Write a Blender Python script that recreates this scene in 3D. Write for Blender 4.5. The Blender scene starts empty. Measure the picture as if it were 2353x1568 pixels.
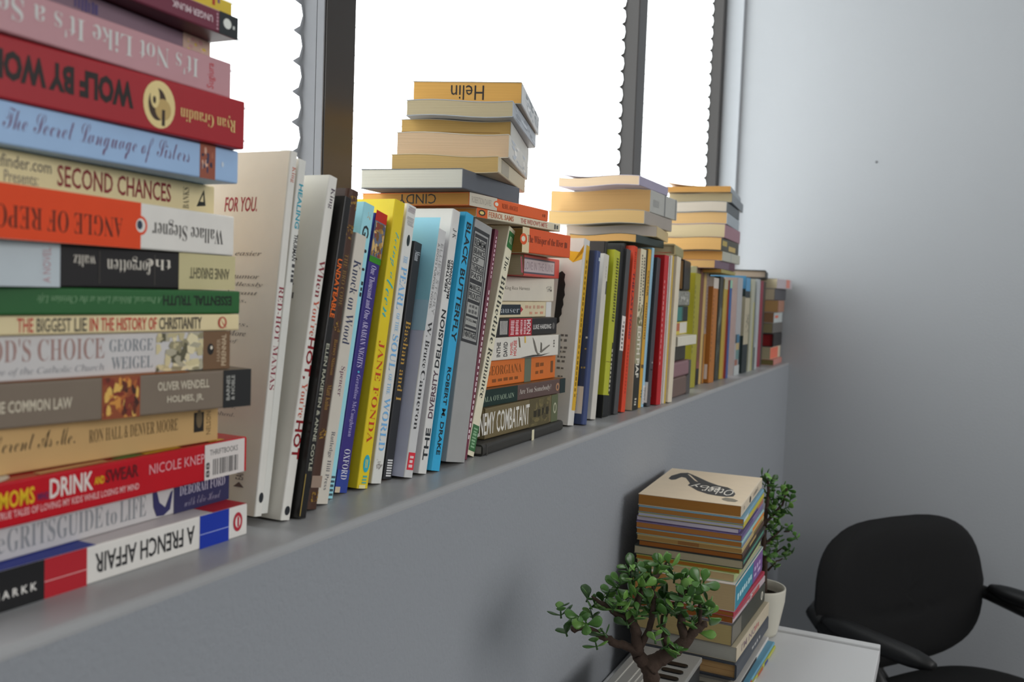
import bpy, bmesh, math, random
from mathutils import Matrix, Vector

S = bpy.context.scene
COL = S.collection

# ------------------------------------------------------------------ camera
cam_data = bpy.data.cameras.new('camera')
cam = bpy.data.objects.new('camera', cam_data)
COL.objects.link(cam)
cam_data.sensor_width = 36.0
cam_data.lens = 36.0 * 2100.0 / 2353.0
cam_data.clip_start = 0.02
right = Vector((0.430874, -0.901697, 0.035917))
down = Vector((-0.036368, -0.05712, -0.997705))
fwd = Vector((0.901679, 0.428579, -0.057404))
cam.matrix_world = Matrix((
    (right.x, -down.x, -fwd.x, 0.0),
    (right.y, -down.y, -fwd.y, 0.0),
    (right.z, -down.z, -fwd.z, 1.348),
    (0, 0, 0, 1)))
cam_data.dof.use_dof = True
cam_data.dof.focus_distance = 0.90
cam_data.dof.aperture_fstop = 9.0
S.camera = cam

# ------------------------------------------------------------------ world, lights, exposure
world = bpy.data.worlds.new('sky')
S.world = world
world.use_nodes = True
bg = world.node_tree.nodes['Background']
bg.inputs['Color'].default_value = (0.90, 0.95, 1.0, 1)
bg.inputs['Strength'].default_value = 0.22


def area(name, loc, target, sx, sy, power, color):
    d = bpy.data.lights.new(name, 'AREA')
    d.shape = 'RECTANGLE'
    d.size, d.size_y = sx, sy
    d.energy = power
    d.color = color
    o = bpy.data.objects.new(name, d)
    COL.objects.link(o)
    o.location = loc
    o.rotation_euler = (Vector(target) - Vector(loc)).to_track_quat('-Z', 'Y').to_euler()
    return o


area('opposite_side_fill', (0.9, -3.3, 2.3), (0.8, 0.4, 1.35), 3.2, 1.3, 62.0, (1.0, 0.985, 0.96))  # added fill light from across the room, no window is built there
area('rear_fill', (-2.6, -0.9, 2.3), (0.5, 0.35, 1.3), 1.6, 1.2, 2.5, (1.0, 0.985, 0.96))  # weak fill light added behind the camera, not a modelled window
BLIND_GLOW = 2.75

S.view_settings.view_transform = 'Standard'
S.view_settings.look = 'None'
S.view_settings.gamma = 1.0
S.view_settings.use_curve_mapping = False
S.view_settings.exposure = 0.0

# ------------------------------------------------------------------ materials
MATS = {}
GAIN = 1.42


def lin(c):
    c = c / 255.0
    return c / 12.92 if c <= 0.04045 else ((c + 0.055) / 1.055) ** 2.4


def rgb(hx, gain=1.0):
    v = [lin(int(hx[i:i + 2], 16)) * gain for i in (1, 3, 5)]
    m = max(v)
    if m > 0.86:
        v = [x * 0.86 / m for x in v]
    return (v[0], v[1], v[2], 1.0)


def paint(hx, gain=None, rough=0.5, vary=0.06, scale=60.0, bump=0.0, bscale=300.0, spec=0.35):
    """plain coloured surface with a faint procedural mottling"""
    gain = GAIN if gain is None else gain
    key = (hx, gain, rough, vary, scale, bump, bscale, spec)
    if key in MATS:
        return MATS[key]
    m = bpy.data.materials.new('paint_' + hx[1:])
    m.use_nodes = True
    nt = m.node_tree
    p = nt.nodes['Principled BSDF']
    p.inputs['Roughness'].default_value = rough
    p.inputs['Specular IOR Level'].default_value = spec
    c = rgb(hx, gain)
    tc = nt.nodes.new('ShaderNodeTexCoord')
    nz = nt.nodes.new('ShaderNodeTexNoise')
    nz.inputs['Scale'].default_value = scale
    nz.inputs['Detail'].default_value = 3.0
    nt.links.new(tc.outputs['Object'], nz.inputs['Vector'])
    mx = nt.nodes.new('ShaderNodeMix')
    mx.data_type = 'RGBA'
    mx.inputs[6].default_value = tuple(x * (1 - vary) for x in c[:3]) + (1,)
    mx.inputs[7].default_value = tuple(min(1, x * (1 + vary)) for x in c[:3]) + (1,)
    nt.links.new(nz.outputs['Fac'], mx.inputs[0])
    nt.links.new(mx.outputs[2], p.inputs['Base Color'])
    if bump > 0:
        n2 = nt.nodes.new('ShaderNodeTexNoise')
        n2.inputs['Scale'].default_value = bscale
        n2.inputs['Detail'].default_value = 4.0
        nt.links.new(tc.outputs['Object'], n2.inputs['Vector'])
        b = nt.nodes.new('ShaderNodeBump')
        b.inputs['Strength'].default_value = bump
        b.inputs['Distance'].default_value = 0.002
        nt.links.new(n2.outputs['Fac'], b.inputs['Height'])
        nt.links.new(b.outputs['Normal'], p.inputs['Normal'])
    MATS[key] = m
    return m


def pages(hx, gain=None):
    """edge of a block of paper: fine lines between the leaves"""
    gain = GAIN if gain is None else gain
    key = ('pages', hx, gain)
    if key in MATS:
        return MATS[key]
    m = bpy.data.materials.new('paper_' + hx[1:])
    m.use_nodes = True
    nt = m.node_tree
    p = nt.nodes['Principled BSDF']
    p.inputs['Roughness'].default_value = 0.85
    p.inputs['Specular IOR Level'].default_value = 0.1
    c = rgb(hx, gain)
    tc = nt.nodes.new('ShaderNodeTexCoord')
    mp = nt.nodes.new('ShaderNodeMapping')
    mp.inputs['Scale'].default_value = (6.0, 6.0, 1500.0)
    nz = nt.nodes.new('ShaderNodeTexNoise')
    nz.inputs['Scale'].default_value = 1.0
    nz.inputs['Detail'].default_value = 2.0
    nt.links.new(tc.outputs['Object'], mp.inputs['Vector'])
    nt.links.new(mp.outputs['Vector'], nz.inputs['Vector'])
    mx = nt.nodes.new('ShaderNodeMix')
    mx.data_type = 'RGBA'
    mx.inputs[6].default_value = tuple(x * 0.80 for x in c[:3]) + (1,)
    mx.inputs[7].default_value = tuple(min(1, x * 1.16) for x in c[:3]) + (1,)
    nt.links.new(nz.outputs['Fac'], mx.inputs[0])
    nt.links.new(mx.outputs[2], p.inputs['Base Color'])
    b = nt.nodes.new('ShaderNodeBump')
    b.inputs['Strength'].default_value = 0.25
    b.inputs['Distance'].default_value = 0.0006
    nt.links.new(nz.outputs['Fac'], b.inputs['Height'])
    nt.links.new(b.outputs['Normal'], p.inputs['Normal'])
    MATS[key] = m
    return m


# ------------------------------------------------------------------ object helpers
def empty(name, mat=None):
    o = bpy.data.objects.new(name, None)
    o.empty_display_size = 0.02
    COL.objects.link(o)
    if mat is not None:
        o.matrix_world = mat
    return o


def tag(o, label, cat, group=None):
    o['label'] = label
    o['category'] = cat
    if group:
        o['group'] = group
    return o


class MB:
    """collects faces with per-face materials and links them as one mesh"""

    def __init__(self):
        self.v, self.f, self.m, self.mats, self.smooth = [], [], [], [], []

    def slot(self, mat):
        if mat not in self.mats:
            self.mats.append(mat)
        return self.mats.index(mat)

    def add(self, verts, faces, mat, smooth=False):
        k = len(self.v)
        s = self.slot(mat)
        self.v += [tuple(p) for p in verts]
        for f in faces:
            self.f.append([k + i for i in f])
            self.m.append(s)
            self.smooth.append(smooth)

    def box(self, a, b, mat):
        x0, y0, z0 = a
        x1, y1, z1 = b
        self.add([(x0, y0, z0), (x1, y0, z0), (x1, y1, z0), (x0, y1, z0), (x0, y0, z1), (x1, y0, z1), (x1, y1, z1), (x0, y1, z1)],
                 [(0, 3, 2, 1), (4, 5, 6, 7), (0, 1, 5, 4), (1, 2, 6, 5), (2, 3, 7, 6), (3, 0, 4, 7)], mat)

    def tube(self, pts, radii, mat, n=10, cap=True):
        pts = [Vector(p) for p in pts]
        vs, fs = [], []
        prev = None
        for i, p in enumerate(pts):
            a = pts[max(i - 1, 0)]
            b = pts[min(i + 1, len(pts) - 1)]
            t = (b - a).normalized()
            if prev is None:
                ref = Vector((0, 0, 1)) if abs(t.z) < 0.9 else Vector((1, 0, 0))
                s = t.cross(ref).normalized()
            else:
                s = (prev - t * prev.dot(t)).normalized()
            prev = s
            q = t.cross(s)
            for j in range(n):
                th = 2 * math.pi * j / n
                vs.append(p + (s * math.cos(th) + q * math.sin(th)) * radii[i])
        for i in range(len(pts) - 1):
            for j in range(n):
                j2 = (j + 1) % n
                fs.append((i * n + j, i * n + j2, (i + 1) * n + j2, (i + 1) * n + j))
        if cap:
            fs.append(tuple(range(n - 1, -1, -1)))
            k = (len(pts) - 1) * n
            fs.append(tuple(k + j for j in range(n)))
        self.add(vs, fs, mat, True)

    def lathe(self, prof, c, mat, n=32):
        vs, fs = [], []
        for r, z in prof:
            for j in range(n):
                th = 2 * math.pi * j / n
                vs.append((c[0] + r * math.cos(th), c[1] + r * math.sin(th), c[2] + z))
        for i in range(len(prof) - 1):
            for j in range(n):
                j2 = (j + 1) % n
                fs.append((i * n + j, i * n + j2, (i + 1) * n + j2, (i + 1) * n + j))
        self.add(vs, fs, mat, True)

    def build(self, name, parent=None, bevel=0.0, seg=2, subsurf=0):
        me = bpy.data.meshes.new(name)
        me.from_pydata(self.v, [], self.f)
        for m in self.mats:
            me.materials.append(m)
        me.polygons.foreach_set('material_index', self.m)
        me.polygons.foreach_set('use_smooth', self.smooth)
        me.update()
        o = bpy.data.objects.new(name, me)
        COL.objects.link(o)
        if parent is not None:
            o.parent = parent
        if bevel:
            md = o.modifiers.new('bevel', 'BEVEL')
            md.width = bevel
            md.segments = seg
            md.limit_method = 'ANGLE'
        if subsurf:
            md = o.modifiers.new('subsurf', 'SUBSURF')
            md.levels = md.render_levels = subsurf
        return o


def structure(o):
    o['kind'] = 'structure'
    return o


# ------------------------------------------------------------------ lettering
def math_map(s, up, lo, dig=None, holes=None):
    out = ''
    for ch in s:
        if holes and ch in holes:
            out += holes[ch]
        elif 'A' <= ch <= 'Z':
            out += chr(up + ord(ch) - 65)
        elif 'a' <= ch <= 'z':
            out += chr(lo + ord(ch) - 97)
        elif dig and '0' <= ch <= '9':
            out += chr(dig + ord(ch) - 48)
        else:
            out += ch
    return out


TEXTS = {}


def text_mesh(s, style):
    key = (s, style)
    if key in TEXTS:
        return TEXTS[key]
    cu = bpy.data.curves.new('lettering', 'FONT')
    body, off = s, 0.0
    if style == 'f':
        body, off = math_map(s, 0x1D400, 0x1D41A, 0x1D7CE), -0.010
    elif style == 'i':
        body = math_map(s, 0x1D434, 0x1D44E, None, {'h': '\u210E'})
    elif style == 'c':
        body, off = math_map(s, 0x1D4D0, 0x1D4EA), -0.012
    elif style == 'b':
        off = 0.022
    elif style == 'n':
        off = 0.012
    elif style == 'B':
        off = 0.05
    cu.body = body
    cu.offset = off
    cu.resolution_u = 2
    cu.fill_mode = 'FRONT'
    ob = bpy.data.objects.new('lettering', cu)
    me = bpy.data.meshes.new_from_object(ob)
    vs = [v.co.copy() for v in me.vertices]
    fs = [tuple(p.vertices) for p in me.polygons]
    bpy.data.objects.remove(ob)
    bpy.data.curves.remove(cu)
    bpy.data.meshes.remove(me)
    if vs:
        x0 = min(v.x for v in vs)
        x1 = max(v.x for v in vs)
        y0 = min(v.y for v in vs)
        y1 = max(v.y for v in vs)
        w, h = max(x1 - x0, 1e-6), max(y1 - y0, 1e-6)
        vs = [((v.x - x0) / w, (v.y - y0) / h) for v in vs]
    TEXTS[key] = (vs, fs)
    return TEXTS[key]


ROT = {0: lambda x, y: (x, y), 90: lambda x, y: (1 - y, x), 180: lambda x, y: (1 - x, 1 - y), 270: lambda x, y: (y, 1 - x)}


class Face:
    """one flat side of a book: a runs along ea, b along eb, marks are printed just above it"""

    def __init__(self, o, ea, eb):
        self.o, self.ea, self.eb = Vector(o), Vector(ea), Vector(eb)
        self.n = self.ea.cross(self.eb).normalized()
        self.k = 0

    def lift(self):
        self.k += 1
        return 0.00012 + 0.000025 * self.k

    def p(self, a, b, h):
        return self.o + self.ea * a + self.eb * b + self.n * h

    def quad(self, mb, a0, a1, b0, b1, mat, h=None):
        h = self.lift() if h is None else h
        mb.add([self.p(a0, b0, h), self.p(a1, b0, h), self.p(a1, b1, h), self.p(a0, b1, h)], [(0, 1, 2, 3)], mat)

    def poly(self, mb, pts, mat, h=None):
        h = self.lift() if h is None else h
        mb.add([self.p(a, b, h) for a, b in pts], [tuple(range(len(pts)))], mat)

    def text(self, mb, a0, a1, b0, b1, s, mat, style, rot, h=None):
        h = self.lift() if h is None else h
        vs, fs = text_mesh(s, style)
        out = []
        for x, y in vs:
            x, y = ROT[rot](x, y)
            out.append(self.p(a0 + (a1 - a0) * x, b0 + (b1 - b0) * y, h))
        mb.add(out, fs, mat)


def feature(ft, F, mb, gain, rnd):
    k = ft[0]
    M = lambda hx: paint(hx, gain, 0.5, 0.04)
    if k == 'r':
        F[ft[1]].quad(mb, ft[2], ft[3], ft[4], ft[5], M(ft[6]))
    elif k == 'e':
        a0, a1, b0, b1 = ft[2:6]
        F[ft[1]].poly(mb, [((a0 + a1) / 2 + (a1 - a0) / 2 * math.cos(t * math.pi / 12), (b0 + b1) / 2 + (b1 - b0) / 2 * math.sin(t * math.pi / 12)) for t in range(24)], M(ft[6]))
    elif k == 'p':
        F[ft[1]].poly(mb, ft[2], M(ft[3]))
    elif k == 't':
        F[ft[1]].text(mb, ft[2], ft[3], ft[4], ft[5], ft[6], M(ft[7]), ft[8], ft[9])
    elif k == 'g':          # print too small to read: short dark dashes
        a0, a1, b0, b1 = ft[2:6]
        h = F[ft[1]].lift()
        n = ft[7]
        if ft[8]:
            n = max(2, n)
        for i in range(n):
            if ft[8] == 0:
                s = (a1 - a0) / n
                F[ft[1]].quad(mb, a0 + s * (i + 0.08), a0 + s * (i + 0.55 + 0.3 * rnd.random()), b0 + (b1 - b0) * 0.15 * rnd.random(), b1 - (b1 - b0) * 0.2 * rnd.random(), M(ft[6]), h)
            else:
                s = (b1 - b0) / n
                F[ft[1]].quad(mb, a0 + (a1 - a0) * 0.15 * rnd.random(), a1 - (a1 - a0) * 0.2 * rnd.random(), b0 + s * (i + 0.1), b0 + s * (i + 0.6 + 0.25 * rnd.random()), M(ft[6]), h)
    elif k == 'm':          # mottled picture or ornament
        a0, a1, b0, b1 = ft[2:6]
        h0 = F[ft[1]].lift()
        for i in range(ft[7]):
            ca, cb = rnd.random(), rnd.random()
            ra, rb = 0.04 + 0.13 * rnd.random(), 0.05 + 0.16 * rnd.random()
            n = rnd.randint(4, 7)
            ph = rnd.random() * 6.28
            pts = []
            for j in range(n):
                th = ph + 6.283 * j / n
                q = 0.7 + 0.5 * rnd.random()
                pts.append((a0 + (a1 - a0) * min(1, max(0, ca + ra * q * math.cos(th))), b0 + (b1 - b0) * min(1, max(0, cb + rb * q * math.sin(th)))))
            F[ft[1]].poly(mb, pts, M(rnd.choice(ft[6])), h0 + 0.0000015 * i)
    elif k == 'z':
        a0, a1, b0, b1, hx, n = ft[1:7]
        h = F['S'].lift()
        s = (a1 - a0) / n
        for i in range(n):
            F['S'].quad(mb, a0 + s * (i + 0.12), a0 + s * (i + 0.7), b0, b1, M(hx), h)


def sticker(ft, F, parent, gain):
    mb = MB()
    white = paint('#cfc8c4', gain, 0.45, 0.02)
    ink = paint('#3a3838', gain, 0.6, 0.02)
    rnd = random.Random(5)
    if ft[0] == 'k':
        a0, a1, b0, b1, s = ft[1:6]
        f = F['S']
        h = f.lift() + 0.0001
        f.quad(mb, a0, a1, b0, b1, white, h)
        w, t = a1 - a0, b1 - b0
        f.text(mb, a0 + w * .12, a0 + w * .82, b0 + t * .68, b0 + t * .84, s, ink, 's', 0, h + 5e-5)
        x = a0 + w * .2
        while x < a0 + w * .84:
            bw = w * (0.008 + 0.022 * rnd.random())
            f.quad(mb, x, x + bw, b0 + t * .1, b0 + t * .56, ink, h + 5e-5)
            x += bw + w * (0.008 + 0.02 * rnd.random())
        f.text(mb, a0 + w * .03, a0 + w * .12, b0 + t * .06, b0 + t * .5, '88', ink, 'b', 90, h + 5e-5)
    else:
        pl, a0, a1, b0, b1 = ft[1:6]
        f = F[pl]
        h = f.lift() + 0.0001
        f.quad(mb, a0, a1, b0, b1, white, h)
        w, t = a1 - a0, b1 - b0
        ink2 = paint('#6a625e', gain, 0.6, 0.02)
        if pl == 'N':
            x = b0 + t * .12
            while x < b0 + t * .72:
                bw = t * (0.01 + 0.02 * rnd.random())
                f.quad(mb, a0 + w * .3, a0 + w * .6, x, x + bw, ink2, h + 5e-5)
                x += bw + t * (0.008 + 0.02 * rnd.random())
        else:
            for i in range(7):
                f.quad(mb, a0 + w * (.06 + .12 * i), a0 + w * (.13 + .12 * i), b0 + t * .25, b0 + t * (.5 + .3 * rnd.random()), ink2, h + 5e-5)
    o = mb.build('barcode_sticker', parent)
    o['label'] = 'white barcode sticker'
    return o


# ------------------------------------------------------------------ books
LEDGE = 1.18


def make_book(key, kind, pos, label, group, cover, spine, page, feats, extra):
    gain = extra.get('k')
    gain = GAIN if gain is None else gain
    if len(pos) == 7:
        x, y, z, yaw, L, W, T = pos
        c, s = math.cos(yaw), math.sin(yaw)
        mat = Matrix(((c, -s, 0, x), (s, c, 0, y), (0, 0, 1, z), (0, 0, 0, 1)))
    else:
        x, y, lean, L, T = pos
        W = 0.132 if kind == 'p' else 0.14
        c, s = math.cos(lean), math.sin(lean)
        mat = Matrix(((s, 0, -c, x), (0, 1, 0, y), (c, 0, s, LEDGE + extra.get('lift', 0.0)), (0, 0, 0, 1)))
    name = 'magazine' if 'magazine' in label or 'booklet' in label else ('hardcover_book' if kind == 'h' else 'paperback_book')
    root = empty(name, mat)
    tag(root, label, 'magazine' if name == 'magazine' else 'book', group)
    rough = 0.25 if extra.get('gloss') else 0.48
    mc = paint(cover, gain, rough, 0.05)
    ms = paint(spine, gain, rough, 0.05)
    hard = kind == 'h'
    ct = min(0.0024 if hard else 0.0007, T * 0.16)
    r = min(0.004 if hard else 0.0012, T * 0.3)
    # wrap-around cover, profile in (v, w)
    curl = extra.get('curl', 0.0)
    prof = [(W, 0.0)]
    n = 4
    for i in range(n + 1):
        th = math.pi / 2 * i / n
        prof.append((r - r * math.sin(th), r - r * math.cos(th)))
    for i in range(n + 1):
        th = math.pi / 2 * i / n
        prof.append((r - r * math.cos(th), T - r + r * math.sin(th)))
    lid = []
    if curl:
        for i in range(1, 9):
            q = i / 8
            lid.append((r + (W - r) * q, T + curl * max(0.0, (q - 0.35) / 0.65) ** 2))
    else:
        lid.append((W, T))
    bend = extra.get('bend', 0.0)
    if bend and not curl:
        lid = [(r + (W - r) * i / 8, T) for i in range(1, 9)]
    if bend:
        prof = [(W + (r - W) * i / 8, 0.0) for i in range(8)] + prof[1:]
    nb = 8 if bend else 1
    prof += lid
    inner = [(v, w - ct) for v, w in reversed(lid)]
    inner += [(ct, T - ct), (ct, ct)]
    inner += [(ct + (W - ct) * i / nb, ct) for i in range(1, nb + 1)]
    prof += inner
    sag = lambda v: bend * math.sin(2 * math.pi * min(1.0, max(0.0, v / W)))
    if bend:
        prof = [(v, w + sag(v)) for v, w in prof]
    mb = MB()
    N = len(prof)
    vs = [(0.0, v, w) for v, w in prof] + [(L, v, w) for v, w in prof]
    for i in range(N):
        j = (i + 1) % N
        on_spine = nb <= i < nb + 1 + 2 * n
        mb.add([vs[i], vs[j], vs[N + j], vs[N + i]], [(0, 1, 2, 3)] if False else [(3, 2, 1, 0)], ms if on_spine else mc, False)
    mb.add(vs[:N], [tuple(range(N))], mc)
    mb.add(vs[N:], [tuple(range(N - 1, -1, -1))], mc)
    F = {'S': Face((0, 0, 0), (L, 0, 0), (0, 0, T)),
         'N': Face((0, W, T), (0, -W, 0), (L, 0, 0)),
         'W': Face((0, 0, T), (L, 0, 0), (0, W, 0)),
         'P': Face((0.0, W, 0), (0, -W, 0), (0, 0, T))}
    rnd = random.Random(sum(ord(q) * (i + 3) for i, q in enumerate(key)))
    pb = MB()
    ov = 0.0035 if hard else 0.0003
    e = 0.00005
    pm = pages(page, gain * (0.95 if gain > 1.8 else 0.72))
    v1 = W - (0.0035 if hard else 0.0006)
    if not bend:
        pb.box((ov, ct + e, ct + e), (L - ov, v1, T - ct - e), pm)
    else:
        ring = []
        for i in range(9):
            v = ct + e + (v1 - ct - e) * i / 8
            ring.append([(ov, v, ct + e + sag(v)), (L - ov, v, ct + e + sag(v)), (L - ov, v, T - ct - e + sag(v)), (ov, v, T - ct - e + sag(v))])
        pv = [q for rg in ring for q in rg]
        pf = [(0, 1, 2, 3), (35, 34, 33, 32)]
        for i in range(8):
            for j in range(4):
                j2 = (j + 1) % 4
                pf.append((4 * i + j, 4 * i + 4 + j, 4 * i + 4 + j2, 4 * i + j2))
        pb.add(pv, pf, pm)
    F['P'].o.x = ov
    for ft in feats:
        if ft[0] in ('k', 's'):
            continue
        tgt = pb if (ft[0] in 'rgemtp' and ft[1] == 'P') else mb
        feature(ft, F, tgt, gain, rnd)
    mb.build('cover', root)
    pb.build('page_block', root)
    for ft in feats:
        if ft[0] in ('k', 's'):
            sticker(ft, F, root, gain)
    return root


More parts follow.
